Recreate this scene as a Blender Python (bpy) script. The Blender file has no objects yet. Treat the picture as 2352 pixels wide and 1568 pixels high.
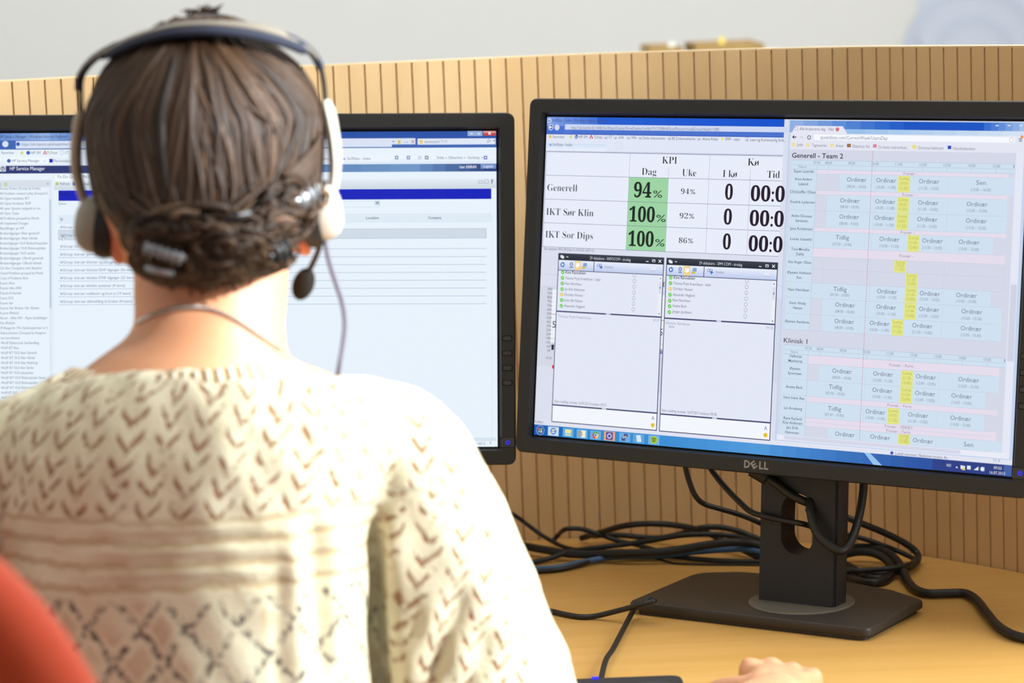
import bpy, bmesh, math, random
import numpy as np
from mathutils import Vector, Matrix
random.seed(7)
RNG = np.random.default_rng(7)
SC = bpy.context.scene
COL = SC.collection
V3 = lambda a: np.array(a, float)

# ------------------------------------------------------------------ camera
F_PX = 6000.0                       # focal length in pixels of the 2352 px wide frame
PITCH, ROLL = math.radians(8.2), math.radians(2.2)
DESK_Z = 0.735
CAM = V3((0, 0, DESK_Z + 0.642))
_fwd = V3((0, math.cos(PITCH), -math.sin(PITCH)))
_up0 = V3((0, math.sin(PITCH), math.cos(PITCH)))
_rt0 = V3((1, 0, 0))
C_RT = math.cos(ROLL) * _rt0 - math.sin(ROLL) * _up0
C_UP = math.sin(ROLL) * _rt0 + math.cos(ROLL) * _up0
C_FW = _fwd
cd = bpy.data.cameras.new('camera')
cd.sensor_width = 36.0
cd.lens = F_PX / 2352 * 36
cd.clip_start, cd.clip_end = 0.05, 60
cd.dof.use_dof = True
cd.dof.focus_distance = 2.52
cd.dof.aperture_fstop = 4.9
cam = bpy.data.objects.new('camera', cd)
COL.objects.link(cam)
cam.matrix_world = Matrix(((C_RT[0], C_UP[0], -C_FW[0], CAM[0]), (C_RT[1], C_UP[1], -C_FW[1], CAM[1]),
                           (C_RT[2], C_UP[2], -C_FW[2], CAM[2]), (0, 0, 0, 1)))
SC.camera = cam

# ------------------------------------------------------------------ world, sun, lights, exposure
SC.view_settings.view_transform = 'Standard'
SC.view_settings.look = 'None'
SC.view_settings.gamma = 1
SC.view_settings.use_curve_mapping = False
SC.view_settings.exposure = 0.0
SC.cycles.use_denoising = True
SC.cycles.max_bounces = 8
SC.cycles.sample_clamp_indirect = 8
wd = bpy.data.worlds.new('sky'); SC.world = wd; wd.use_nodes = True
wd.node_tree.nodes['Background'].inputs[0].default_value = (0.80, 0.88, 1.0, 1)
wd.node_tree.nodes['Background'].inputs[1].default_value = 2.0

def lamp(name, kind, energy, color, loc=(0, 0, 0), direction=(0, 0, -1), **kw):
    l = bpy.data.lights.new(name, kind); l.energy = energy; l.color = color
    for k, v in kw.items(): setattr(l, k, v)
    o = bpy.data.objects.new(name, l); COL.objects.link(o); o.location = loc
    o.rotation_euler = Vector(direction).to_track_quat('-Z', 'Y').to_euler()
    return o
# low sun through the window in the right-hand wall, falling across the sitter's back
lamp('sun', 'SUN', 8.5, (0.98, 0.985, 1.0), direction=(-0.80, 0.42, -0.40), angle=math.radians(2.2))
# open-sky daylight through that window; soft side light added before an unseen blind
lamp('window_daylight', 'AREA', 3.5, (0.90, 0.96, 1.0), (1.80, 0.98, 1.65), (-1, 0.0, -0.12), shape='RECTANGLE', size=0.3, size_y=1.5)
lamp('blind_daylight', 'AREA', 106, (0.87, 0.96, 1.0), (1.70, 2.18, 1.72), (-1, 0.15, -0.12), shape='RECTANGLE', size=0.75, size_y=1.3)
# unseen ceiling lamps, added to brighten desk, partition, back wall and room
ADDED_LAMPS = [(-0.55, 1.75, 1.5), (0.0, 2.3, 6.5), (-0.8, 4.6, 11.0), (0.9, 4.6, 12.5), (-0.2, -0.4, 2.5)]
for cx, cy, e in ADDED_LAMPS:
    lamp('ceiling_lamp_light', 'AREA', e, (1.0, 0.98, 0.96), (cx, cy, 2.655), (0, 0, -1), shape='RECTANGLE', size=1.15, size_y=0.28)

# ------------------------------------------------------------------ helpers: pixels of the survey photo -> points in the room (metres)
def ray(px, py):
    return C_RT * (px - 1176) / F_PX - C_UP * (py - 784) / F_PX + C_FW
def at(px, py, depth):              # depth along the camera axis, in mm
    return CAM + ray(px, py) * depth / 1000
def on(px, py, z):                  # on the horizontal plane at height z
    r = ray(px, py)
    return CAM + r * (z - CAM[2]) / r[2]

def lin(c):
    c = np.array(c, float) / 255
    return tuple(np.where(c <= 0.04045, c / 12.92, ((c + 0.055) / 1.055) ** 2.4)) + (1,)

# ------------------------------------------------------------------ materials
class N:
    def __init__(s, name):
        s.m = bpy.data.materials.new(name); s.m.use_nodes = True
        s.t = s.m.node_tree; s.b = s.t.nodes['Principled BSDF']
    def n(s, kind, **kw):
        nd = s.t.nodes.new(kind)
        for k, v in kw.items(): setattr(nd, k, v)
        return nd
    def l(s, a, b): s.t.links.new(a, b)
    def put(s, sock, v):
        if isinstance(v, bpy.types.NodeSocket): s.l(v, sock)
        else: sock.default_value = v
    def math(s, op, a, b=0.0, c=None):
        nd = s.n('ShaderNodeMath', operation=op)
        s.put(nd.inputs[0], a); s.put(nd.inputs[1], b)
        if c is not None: s.put(nd.inputs[2], c)
        return nd.outputs[0]
    def mix(s, f, a, b):
        nd = s.n('ShaderNodeMix', data_type='RGBA')
        s.put(nd.inputs[0], f); s.put(nd.inputs[6], a); s.put(nd.inputs[7], b)
        return nd.outputs[2]
    def noise(s, vec, scale, detail=3, rough=0.5):
        nd = s.n('ShaderNodeTexNoise'); s.put(nd.inputs['Vector'], vec)
        nd.inputs['Scale'].default_value = scale; nd.inputs['Detail'].default_value = detail; nd.inputs['Roughness'].default_value = rough
        return nd.outputs[0]
    def ramp(s, f, lo, hi):
        nd = s.n('ShaderNodeMapRange', interpolation_type='SMOOTHSTEP'); s.put(nd.inputs[0], f)
        nd.inputs[1].default_value = lo; nd.inputs[2].default_value = hi
        return nd.outputs[0]
    def coord(s, scale=(1, 1, 1), kind='Object'):
        tc = s.n('ShaderNodeTexCoord'); mp = s.n('ShaderNodeMapping'); s.l(tc.outputs[kind], mp.inputs[0])
        mp.inputs['Scale'].default_value = scale
        return mp.outputs[0]
    def bump(s, h, strength=0.3, dist=0.001):
        nd = s.n('ShaderNodeBump'); nd.inputs['Strength'].default_value = strength; nd.inputs['Distance'].default_value = dist
        s.l(h, nd.inputs['Height']); s.l(nd.outputs[0], s.b.inputs['Normal'])
    def set(s, **kw):
        for k, v in kw.items(): s.put(s.b.inputs[k.replace('_', ' ')], v)
        return s

def plain(name, rgb, rough=0.5, spec=0.4, metal=0.0, grain=0.0, gscale=900.0, vary=0.06, **kw):
    k = N(name); v = k.coord()
    c = lin(rgb)
    n = k.noise(v, 14, 3)
    dark = tuple(x * (1 - vary) for x in c[:3]) + (1,); light = tuple(min(1, x * (1 + vary)) for x in c[:3]) + (1,)
    k.set(Base_Color=k.mix(n, dark, light), Roughness=rough, Metallic=metal, Specular_IOR_Level=spec)
    if grain: k.bump(k.noise(v, gscale, 2), grain, 0.0004)
    k.set(**kw)
    return k.m
def glow(name, rgb, strength=1.0):
    k = N(name); k.set(Base_Color=(0.01, 0.01, 0.01, 1), Roughness=0.45, Specular_IOR_Level=0.08, Emission_Color=lin(rgb), Emission_Strength=strength)
    return k.m
_ink = {}
def ink(rgb):                       # colour of lit screen pixels
    rgb = tuple(int(v) for v in rgb)
    if rgb not in _ink: _ink[rgb] = glow('screen_pixels', rgb)
    return _ink[rgb]
def wood(name, a, b, c, scale, rough, spec, bump=0.05):
    k = N(name); v = k.coord(scale)
    n1 = k.noise(v, 1.0, 6, 0.62); n2 = k.noise(v, 0.23, 3, 0.5)
    col = k.mix(k.ramp(n1, 0.32, 0.7), lin(a), lin(b)); col = k.mix(k.ramp(n2, 0.5, 0.8), col, lin(c))
    k.set(Base_Color=col, Roughness=rough, Specular_IOR_Level=spec); k.bump(n1, bump, 0.0005)
    return k.m

# ------------------------------------------------------------------ mesh helpers
class MB:
    def __init__(s): s.v = []; s.f = []; s.m = []; s.uv = None
    def add(s, vs, fs, mi=0):
        o = len(s.v); s.v += [tuple(map(float, p)) for p in vs]
        s.f += [tuple(i + o for i in f) for f in fs]; s.m += [mi] * len(fs)
        return o
    def loft(s, rings, mi=0, caps=True, closed=True):
        n = len(rings[0]); vs = [p for r in rings for p in r]; fs = []
        for i in range(len(rings) - 1):
            for j in range(n if closed else n - 1):
                k = (j + 1) % n
                fs.append((i * n + j, i * n + k, (i + 1) * n + k, (i + 1) * n + j))
        if caps:
            fs.append(tuple(range(n))[::-1]); fs.append(tuple(range((len(rings) - 1) * n, len(rings) * n)))
        s.add(vs, fs, mi)
    def tube(s, pts, r, seg=8, mi=0, flat=1.0, ref=None):
        pts = [V3(p) for p in pts]; n = len(pts)
        rr = [r] * n if np.isscalar(r) else list(r)
        rings = []; prev = None
        for i, p in enumerate(pts):
            t = pts[min(i + 1, n - 1)] - pts[max(i - 1, 0)]; t = t / (np.linalg.norm(t) + 1e-12)
            if ref is not None: a = V3(ref[i] if np.ndim(ref) > 1 else ref)
            elif prev is None: a = V3((0, 0, 1)) if abs(t[2]) < 0.9 else V3((1, 0, 0))
            else: a = prev
            a = a - t * (a @ t); a = a / (np.linalg.norm(a) + 1e-12); b = np.cross(t, a); prev = a
            rings.append([p + (a * flat * math.cos(q) + b * math.sin(q)) * rr[i] for q in np.linspace(0, 2 * math.pi, seg, endpoint=False)])
        s.loft(rings, mi)
    def ball(s, c, r, mi=0, nu=16, nv=10, M=None):
        r = V3((r,) * 3 if np.isscalar(r) else r); M = np.eye(3) if M is None else np.array(M)
        vs = []; fs = []
        for i in range(nv + 1):
            th = math.pi * i / nv
            for j in range(nu):
                ph = 2 * math.pi * j / nu
                vs.append(V3(c) + M @ (r * V3((math.sin(th) * math.cos(ph), math.sin(th) * math.sin(ph), math.cos(th)))))
        for i in range(nv):
            for j in range(nu):
                k = (j + 1) % nu; fs.append((i * nu + j, (i + 1) * nu + j, (i + 1) * nu + k, i * nu + k))
        s.add(vs, fs, mi)
    def box(s, lo, hi, mi=0, frame=None):
        lo, hi = V3(lo), V3(hi)
        c = [V3((x, y, z)) for x in (lo[0], hi[0]) for y in (lo[1], hi[1]) for z in (lo[2], hi[2])]
        if frame: c = [frame(*p) for p in c]
        s.add(c, [(0, 1, 3, 2), (4, 6, 7, 5), (0, 4, 5, 1), (2, 3, 7, 6), (0, 2, 6, 4), (1, 5, 7, 3)], mi)
    def prism(s, poly, bot, top, mi=0):   # poly of xy; bot/top heights
        s.loft([[(x, y, bot) for x, y in poly], [(x, y, top) for x, y in poly]], mi)

def world_of(o):
    m = Matrix.LocRotScale(o.location, o.rotation_euler, None)
    return world_of(o.parent) @ m if o.parent else m
def done(name, mb, mats, root=None, smooth=35, bevel=0.0, bseg=2, sub=0, origin=None):
    me = bpy.data.meshes.new(name)
    vs = np.array(mb.v, float)
    if root is not None:
        inv = np.array(world_of(root).inverted())
        vs = vs @ inv[:3, :3].T + inv[:3, 3]; loc = (0, 0, 0)
    else:
        loc = np.array([vs[:, 0].mean(), vs[:, 1].mean(), vs[:, 2].min()]) if origin is None else V3(origin)
        vs = vs - loc
    me.from_pydata(vs.tolist(), [], mb.f); 
    mats = mats if isinstance(mats, (list, tuple)) else [mats]
    for m in mats: me.materials.append(m)
    me.polygons.foreach_set('material_index', mb.m)
    bm = bmesh.new(); bm.from_mesh(me)
    if mb.uv is None: bmesh.ops.recalc_face_normals(bm, faces=bm.faces)
    bm.to_mesh(me); bm.free()
    if mb.uv is not None:
        ul = me.uv_layers.new(name='flat')
        uv = np.array(mb.uv)[[l.vertex_index for l in me.loops]]
        ul.data.foreach_set('uv', uv.ravel())
    if smooth:
        me.polygons.foreach_set('use_smooth', [True] * len(me.polygons))
        me.set_sharp_from_angle(angle=math.radians(smooth))
    o = bpy.data.objects.new(name, me); COL.objects.link(o); o.location = loc
    if root is not None: o.parent = root
    if bevel:
        b = o.modifiers.new('bevel', 'BEVEL'); b.width = bevel; b.segments = bseg; b.limit_method = 'ANGLE'; b.angle_limit = math.radians(40); b.harden_normals = False
    if sub:
        q = o.modifiers.new('sub', 'SUBSURF'); q.levels = q.render_levels = sub
    return o
def tag(o, label=None, cat=None, group=None, kind=None):
    if label: o['label'] = label
    if cat: o['category'] = cat
    if group: o['group'] = group
    if kind: o['kind'] = kind
    return o
def empty(name, loc, rz=0.0):
    o = bpy.data.objects.new(name, None); COL.objects.link(o); o.empty_display_size = 0.05
    o.matrix_world = Matrix.Translation(Vector(loc)) @ Matrix.Rotation(rz, 4, 'Z')
    o.location = loc; o.rotation_euler = (0, 0, rz)
    return o
def spline(P, n=10):
    P = [V3(p) for p in P]; Q = [2 * P[0] - P[1]] + P + [2 * P[-1] - P[-2]]; out = []
    for i in range(1, len(Q) - 2):
        a, b, c, d = Q[i - 1:i + 3]
        for t in np.linspace(0, 1, n, endpoint=False):
            out.append(0.5 * (2 * b + (c - a) * t + (2 * a - 5 * b + 4 * c - d) * t * t + (3 * b - a - 3 * c + d) * t ** 3))
    out.append(P[-1]); return out
def rounded(poly, rads, seg=6):
    out = []; n = len(poly)
    for i in range(n):
        p = V3(poly[i]); a = V3(poly[i - 1]) - p; b = V3(poly[(i + 1) % n]) - p
        la, lb = np.linalg.norm(a), np.linalg.norm(b); a /= la; b /= lb
        r = rads[i] if not np.isscalar(rads) else rads
        ang = math.acos(max(-1, min(1, a @ b))); d = min(r / max(math.tan(ang / 2), 1e-3), la * 0.45, lb * 0.45)
        s, e = p + a * d, p + b * d
        for t in np.linspace(0, 1, seg): out.append((1 - t) ** 2 * s + 2 * t * (1 - t) * p + t * t * e)
    return out
def voxel(mb, size, smooth=4):      # one continuous surface out of overlapping closed pieces
    me = bpy.data.meshes.new('tmp'); me.from_pydata(mb.v, [], mb.f)
    bm = bmesh.new(); bm.from_mesh(me); bmesh.ops.recalc_face_normals(bm, faces=bm.faces); bm.to_mesh(me); bm.free()
    o = bpy.data.objects.new('tmp', me); COL.objects.link(o)
    r = o.modifiers.new('r', 'REMESH'); r.mode = 'VOXEL'; r.voxel_size = size; r.adaptivity = 0
    s = o.modifiers.new('s', 'SMOOTH'); s.factor = 0.5; s.iterations = smooth
    dg = bpy.context.evaluated_depsgraph_get(); ev = o.evaluated_get(dg); m2 = ev.to_mesh()
    n = len(m2.vertices); vs = np.empty(n * 3); m2.vertices.foreach_get('co', vs); vs = vs.reshape(-1, 3)
    nn = np.empty(n * 3); m2.vertices.foreach_get('normal', nn); nn = nn.reshape(-1, 3)
    fs = [tuple(p.vertices) for p in m2.polygons]
    ev.to_mesh_clear(); bpy.data.objects.remove(o)
    return vs, nn, fs
def px_of(vs):                      # survey-photo pixel of world points
    d = vs - CAM; z = d @ C_FW
    return 1176 + F_PX * (d @ C_RT) / z, 784 - F_PX * (d @ C_UP) / z


# ------------------------------------------------------------------ the room
M_WALL = plain('white_wall_paint', (236, 235, 233), 0.85, 0.2, grain=0.03, gscale=300, vary=0.01)
M_CEIL = plain('ceiling_paint', (240, 240, 238), 0.9, 0.1, vary=0.01)
M_FLOOR = plain('grey_linoleum', (150, 146, 138), 0.6, 0.3, vary=0.08)
M_TRIM = plain('white_trim_paint', (238, 238, 236), 0.5, 0.4, vary=0.01)
M_BLACK = plain('black_plastic', (36, 35, 34), 0.42, 0.35, grain=0.10, gscale=2600, vary=0.05)
M_WOODP = wood('birch_veneer', (214, 175, 125), (226, 190, 141), (207, 163, 109), (9, 9, 1.6), 0.5, 0.3)
M_DESK = wood('beech_desktop', (203, 154, 82), (211, 164, 94), (205, 156, 82), (3.0, 45, 60), 0.34, 0.4, 0.03)
XL, XR, YN, YF, ZC = -2.6, 1.78, -1.6, 6.1, 2.68
def slab(name, lo, hi, m, root=None):
    b = MB(); b.box(lo, hi); return tag(done(name, b, m, root, smooth=0), kind='structure')
slab('floor', (XL, YN, -0.1), (XR, YF, 0), M_FLOOR)
slab('ceiling', (XL, YN, ZC), (XR, YF, ZC + 0.1), M_CEIL)
slab('wall_back', (XL - 0.1, YF, 0), (XR + 0.1, YF + 0.1, ZC), M_WALL)
slab('wall_left', (XL - 0.1, YN, 0), (XL, YF, ZC), M_WALL)
slab('wall_front', (XL - 0.1, YN - 0.1, 0), (XR + 0.1, YN, ZC), M_WALL)
WY0, WY1, WZ0, WZ1 = 0.695, 1.19, 0.9, 2.45       # unseen window opening, cut narrow so the sun reaches only the sitter's right half
b = MB()
for lo, hi in (((XR, YN, 0), (XR + 0.1, WY0, ZC)), ((XR, WY1, 0), (XR + 0.1, YF, ZC)), ((XR, WY0, 0), (XR + 0.1, WY1, WZ0)), ((XR, WY0, WZ1), (XR + 0.1, WY1, ZC))): b.box(lo, hi)
tag(done('wall_right', b, M_WALL, smooth=0), kind='structure')
b = MB()
for lo, hi in (((XR + .02, WY0, WZ0), (XR + .08, WY0 + .05, WZ1)), ((XR + .02, WY1 - .05, WZ0), (XR + .08, WY1, WZ1)), ((XR + .02, WY0, WZ0), (XR + .08, WY1, WZ0 + .05)), ((XR + .02, WY0, WZ1 - .05), (XR + .08, WY1, WZ1))): b.box(lo, hi)
tag(done('window_1', b, M_TRIM, smooth=0), kind='structure')
slab('window_2', (XR - .035, 1.26, .95), (XR - .005, 3.42, 2.47), plain('white_roller_blind', (240, 238, 230), .9, .1, vary=.01))   # unseen blind added as setting for the soft side light; no opening behind
slab('trim_1', (XR - 0.06, WY0 - .05, WZ0 - .03), (XR + .02, WY1 + .05, WZ0), M_TRIM)
slab('baseboard_back', (XL, YF - .015, 0), (XR, YF, 0.08), M_TRIM)
M_LAMP = glow('lamp_diffuser', (255, 248, 236), 2.0)
for i, (cx, cy, e) in enumerate(ADDED_LAMPS):  # bodies of the added lamps, out of view
    t = empty('ceiling_light', (cx, cy, 2.66))
    tag(t, ['white ceiling lamp above the left monitor and sitter', 'white ceiling lamp straight above the desk', 'white ceiling lamp at the back of the room on the left',
            'white ceiling lamp at the back of the room on the right', 'white ceiling lamp nearest the camera'][i], 'ceiling lamp', 'ceiling lamps')
    b = MB(); b.box((cx - .6, cy - .16, 2.662), (cx + .6, cy + .16, 2.68)); done('lamp_housing', b, M_TRIM, t, smooth=0)
    b = MB(); b.box((cx - .57, cy - .13, 2.657), (cx + .57, cy + .13, 2.661)); done('diffuser', b, M_LAMP, t, smooth=0)

# ------------------------------------------------------------------ curved wood partition: boards divided by grooves
PCURVE = [(-1.02, 2.46), (-.86, 2.575), (-.70, 2.67), (-.526, 2.752), (-.36, 2.812), (-.204, 2.850), (-.06, 2.875), (.04, 2.886), (.13, 2.879), (.212, 2.860), (.30, 2.828), (.38, 2.784),
          (.43, 2.737), (.492, 2.672), (.55, 2.603), (.62, 2.51), (.70, 2.39), (.77, 2.26)]
def resample(poly, step):
    c = spline([(x, y, 0) for x, y in poly], 30); c = np.array(c)[:, :2]
    s = np.r_[0, np.cumsum(np.linalg.norm(np.diff(c, axis=0), axis=1))]
    q = np.arange(0, s[-1], step); return np.c_[np.interp(q, s, c[:, 0]), np.interp(q, s, c[:, 1])]
PC = resample(PCURVE, 0.0173)
PT, PB = DESK_Z + 0.541, 0.42
def cuts(i):
    p = PC[i]; t = PC[min(i + 1, len(PC) - 1)] - PC[max(i - 1, 0)]; t /= np.linalg.norm(t)
    return p, t, V3((-t[1], t[0])) * 1.0
part = empty('desk_partition', (0.04, 2.9, PB))
tag(part, 'curved desk partition of pale birch boards with thin vertical grooves behind the monitors', 'partition')
prof = []
for i in range(len(PC)):
    p, t, nrm = cuts(i)                 # nrm points away from the camera side
    g = 0.0008
    prof += [p - t * g * 1.15, p - t * g * .7 + nrm * .0030, p + t * g * .7 + nrm * .0030, p + t * g * 1.15]
back = [cuts(i)[0] + cuts(i)[2] * 0.016 for i in range(len(PC))][::-1]
b = MB()
n = len(prof)
vs = [(x, y, PB) for x, y in prof] + [(x, y, PT) for x, y in prof]
b.add(vs, [(i, i + 1, n + i + 1, n + i) for i in range(n - 1)])
nb = len(back)
o0 = b.add([(x, y, PB) for x, y in back] + [(x, y, PT) for x, y in back], [(i, i + 1, nb + i + 1, nb + i) for i in range(nb - 1)])
done('grooved_panel', b, M_WOODP, part, smooth=0)
b = MB(); top = [cuts(i)[0] + cuts(i)[2] * 0.0002 for i in range(len(PC))]
bk = [cuts(i)[0] + cuts(i)[2] * 0.017 for i in range(len(PC))]
rings = [[(*a, PT - .0005), (*a, PT + .0012), (*c, PT + .0012), (*c, PT - .0005)] for a, c in zip(top, bk)]
b.loft(rings); done('edge_strip', b, wood('birch_edge', (226, 198, 152), (236, 212, 170), (222, 190, 140), (9, 9, 9), 0.5, 0.3), part, smooth=0)
for i in (6, len(PC) // 2, len(PC) - 7):
    p, t, nrm = cuts(i); p = p + nrm * .035
    b = MB(); b.tube([(p[0], p[1], 0), (p[0], p[1], PB + .3)], .016, 12)
    done('leg', b, M_BLACK, part)

# ------------------------------------------------------------------ desk
desk = empty('desk', (0.1, 2.45, 0))
tag(desk, 'light beech corner desk with rounded back edge under the monitors', 'desk')
edge = [tuple(cuts(i)[0] - cuts(i)[2] * 0.0015) for i in range(0, len(PC), 2)]
front = [(.80, 2.20), (.92, 1.75), (.90, 1.45), (.55, 1.50), (.42, 1.98), (.20, 2.145), (-.1, 2.165), (-.5, 2.16), (-.86, 2.12), (-1.1, 2.0), (-1.2, 2.3)]
b = MB(); b.prism(edge + front, DESK_Z - .025, DESK_Z)
done('desktop', b, M_DESK, desk, smooth=0, bevel=0.002)
for x, y in ((-.85, 2.4), (.76, 1.6), (.62, 2.35)):
    b = MB(); b.tube([(x, y, 0), (x, y, DESK_Z - .025)], .025, 14); b.tube([(x, y, 0), (x, y, .012)], .04, 14)
    done('leg', b, M_BLACK, desk)

# ------------------------------------------------------------------ beyond the partition
cab = empty('cabinet', (.22, 4.18, 0)); tag(cab, 'low white cabinet behind the partition carrying the two boxes', 'cabinet')
CT = at(1600, 121, 4000)[2] - 0.10
b = MB(); b.box((-.1, 4.0, 0.05), (.75, 4.4, CT)); done('body', b, M_TRIM, cab, smooth=0)
for x0 in (-.09, .33):
    b = MB(); b.box((x0, 3.985, .08), (x0 + .41, 4.0, CT - .02)); d = done('door', b, M_TRIM, cab, smooth=0)
    b = MB(); b.tube([(x0 + .37, 3.975, .7), (x0 + .37, 3.975, .82)], .006, 8); done('handle', b, M_BLACK, d)
M_CARD = plain('brown_cardboard', (168, 138, 88), 0.85, 0.1, vary=0.1)
def card_box(px0, px1, pyt, depth, label):
    a, c = at(px0, pyt, depth), at(px1, pyt, depth)
    w = c[0] - a[0]; t = empty('cardboard_box', (a[0] + w / 2, a[1] + .12, CT)); tag(t, label, 'box', 'boxes behind the partition')
    b = MB(); h = a[2]
    for lo, hi in (((a[0], a[1], CT), (c[0], a[1] + .003, h)), ((a[0], a[1] + .237, CT), (c[0], a[1] + .24, h)), ((a[0], a[1], CT), (a[0] + .003, a[1] + .24, h)), ((c[0] - .003, a[1], CT), (c[0], a[1] + .24, h)), ((a[0], a[1], CT), (c[0], a[1] + .24, CT + .003))): b.box(lo, hi)
    done('body', b, M_CARD, t, smooth=0)
    b = MB(); b.box((a[0] - .002, a[1] - .002, h - .012), (c[0] + .002, a[1] + .242, h)); done('lid', b, M_CARD, t, smooth=0)
card_box(1493, 1566, 112, 4050, 'narrow brown box top showing above the partition, the left one of two')
card_box(1600, 1752, 106, 4050, 'wide brown box top showing above the partition under the yellow slip')
def slip(name, px0, px1, py0, py1, depth, rgb, label):
    a, c = at(px0, py1, depth), at(px1, py0, depth)
    b = MB(); b.box((a[0], a[1] - .001, a[2]), (c[0], a[1] + .0012, c[2])); tag(done(name, b, plain('paper', rgb, .8, .1, vary=.01), smooth=0), label, 'paper slip')
slip('paper_slip', 1535, 1551, 95, 113, 4100, (240, 240, 232), 'small white paper slip sticking up from the narrow brown box')
slip('sticky_note', 1652, 1663, 84, 107, 4100, (240, 222, 110), 'small yellow note sticking up from the wide brown box')
# pale blue poster with faint rings on the far wall
def poster():
    y = YF - .006; P = lambda px, py: (lambda r: CAM + r * (y - CAM[1]) / r[1])(ray(px, py))
    a, c = P(2112, 112), P(2112, -260)
    x0, z0 = a[0], 1.12; x1, z1 = x0 + .62, 1.98
    t = empty('wall_poster', ((x0 + x1) / 2, y, z0)); tag(t, 'pale blue poster with faint pale rings on the white wall at the top right', 'poster')
    b = MB(); b.box((x0, y - .002, z0), (x1, y + .005, z1)); done('sheet', b, plain('pale_blue_paper', (216, 223, 240), .7, .2, vary=.02), t, smooth=0)
    q = P(2235, 110); b = MB()
    for r in (.085, .15):
        rings = [[(q[0] + math.cos(s) * k, y - d, q[2] - .02 + math.sin(s) * k) for k, d in ((r - .014, .0021), (r - .014, .0035), (r + .014, .0035), (r + .014, .0021))] for s in np.linspace(0, 2 * math.pi, 49)]
        b.loft(rings)
    done('ring_print', b, plain('bluer_print', (209, 217, 236), .7, .2, vary=.02), t, smooth=0)
poster()

# ------------------------------------------------------------------ screens: flat lit pictures drawn from rectangles, shapes and lettering
_tx = {}
def glyphs(body, weight=0.0):
    k = (body, weight)
    if k not in _tx:
        cu = bpy.data.curves.new('lettering', 'FONT'); cu.body = body; cu.size = 1; cu.resolution_u = 2; cu.offset = weight
        o = bpy.data.objects.new('lettering', cu); me = bpy.data.meshes.new_from_object(o)
        v = np.empty(len(me.vertices) * 3); me.vertices.foreach_get('co', v)
        _tx[k] = (v.reshape(-1, 3)[:, :2], [tuple(p.vertices) for p in me.polygons])
        bpy.data.objects.remove(o); bpy.data.curves.remove(cu); bpy.data.meshes.remove(me)
    return _tx[k]
CAPH = 0.729                          # capital height of the built-in face at size 1
SERIF = {}
for i, ch in enumerate('ABCDEFGHIJKLMNOPQRSTUVWXYZ'): SERIF[ch] = chr(0x1D400 + i)
for i, ch in enumerate('abcdefghijklmnopqrstuvwxyz'): SERIF[ch] = chr(0x1D41A + i)
for i, ch in enumerate('0123456789'): SERIF[ch] = chr(0x1D7CE + i)

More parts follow.
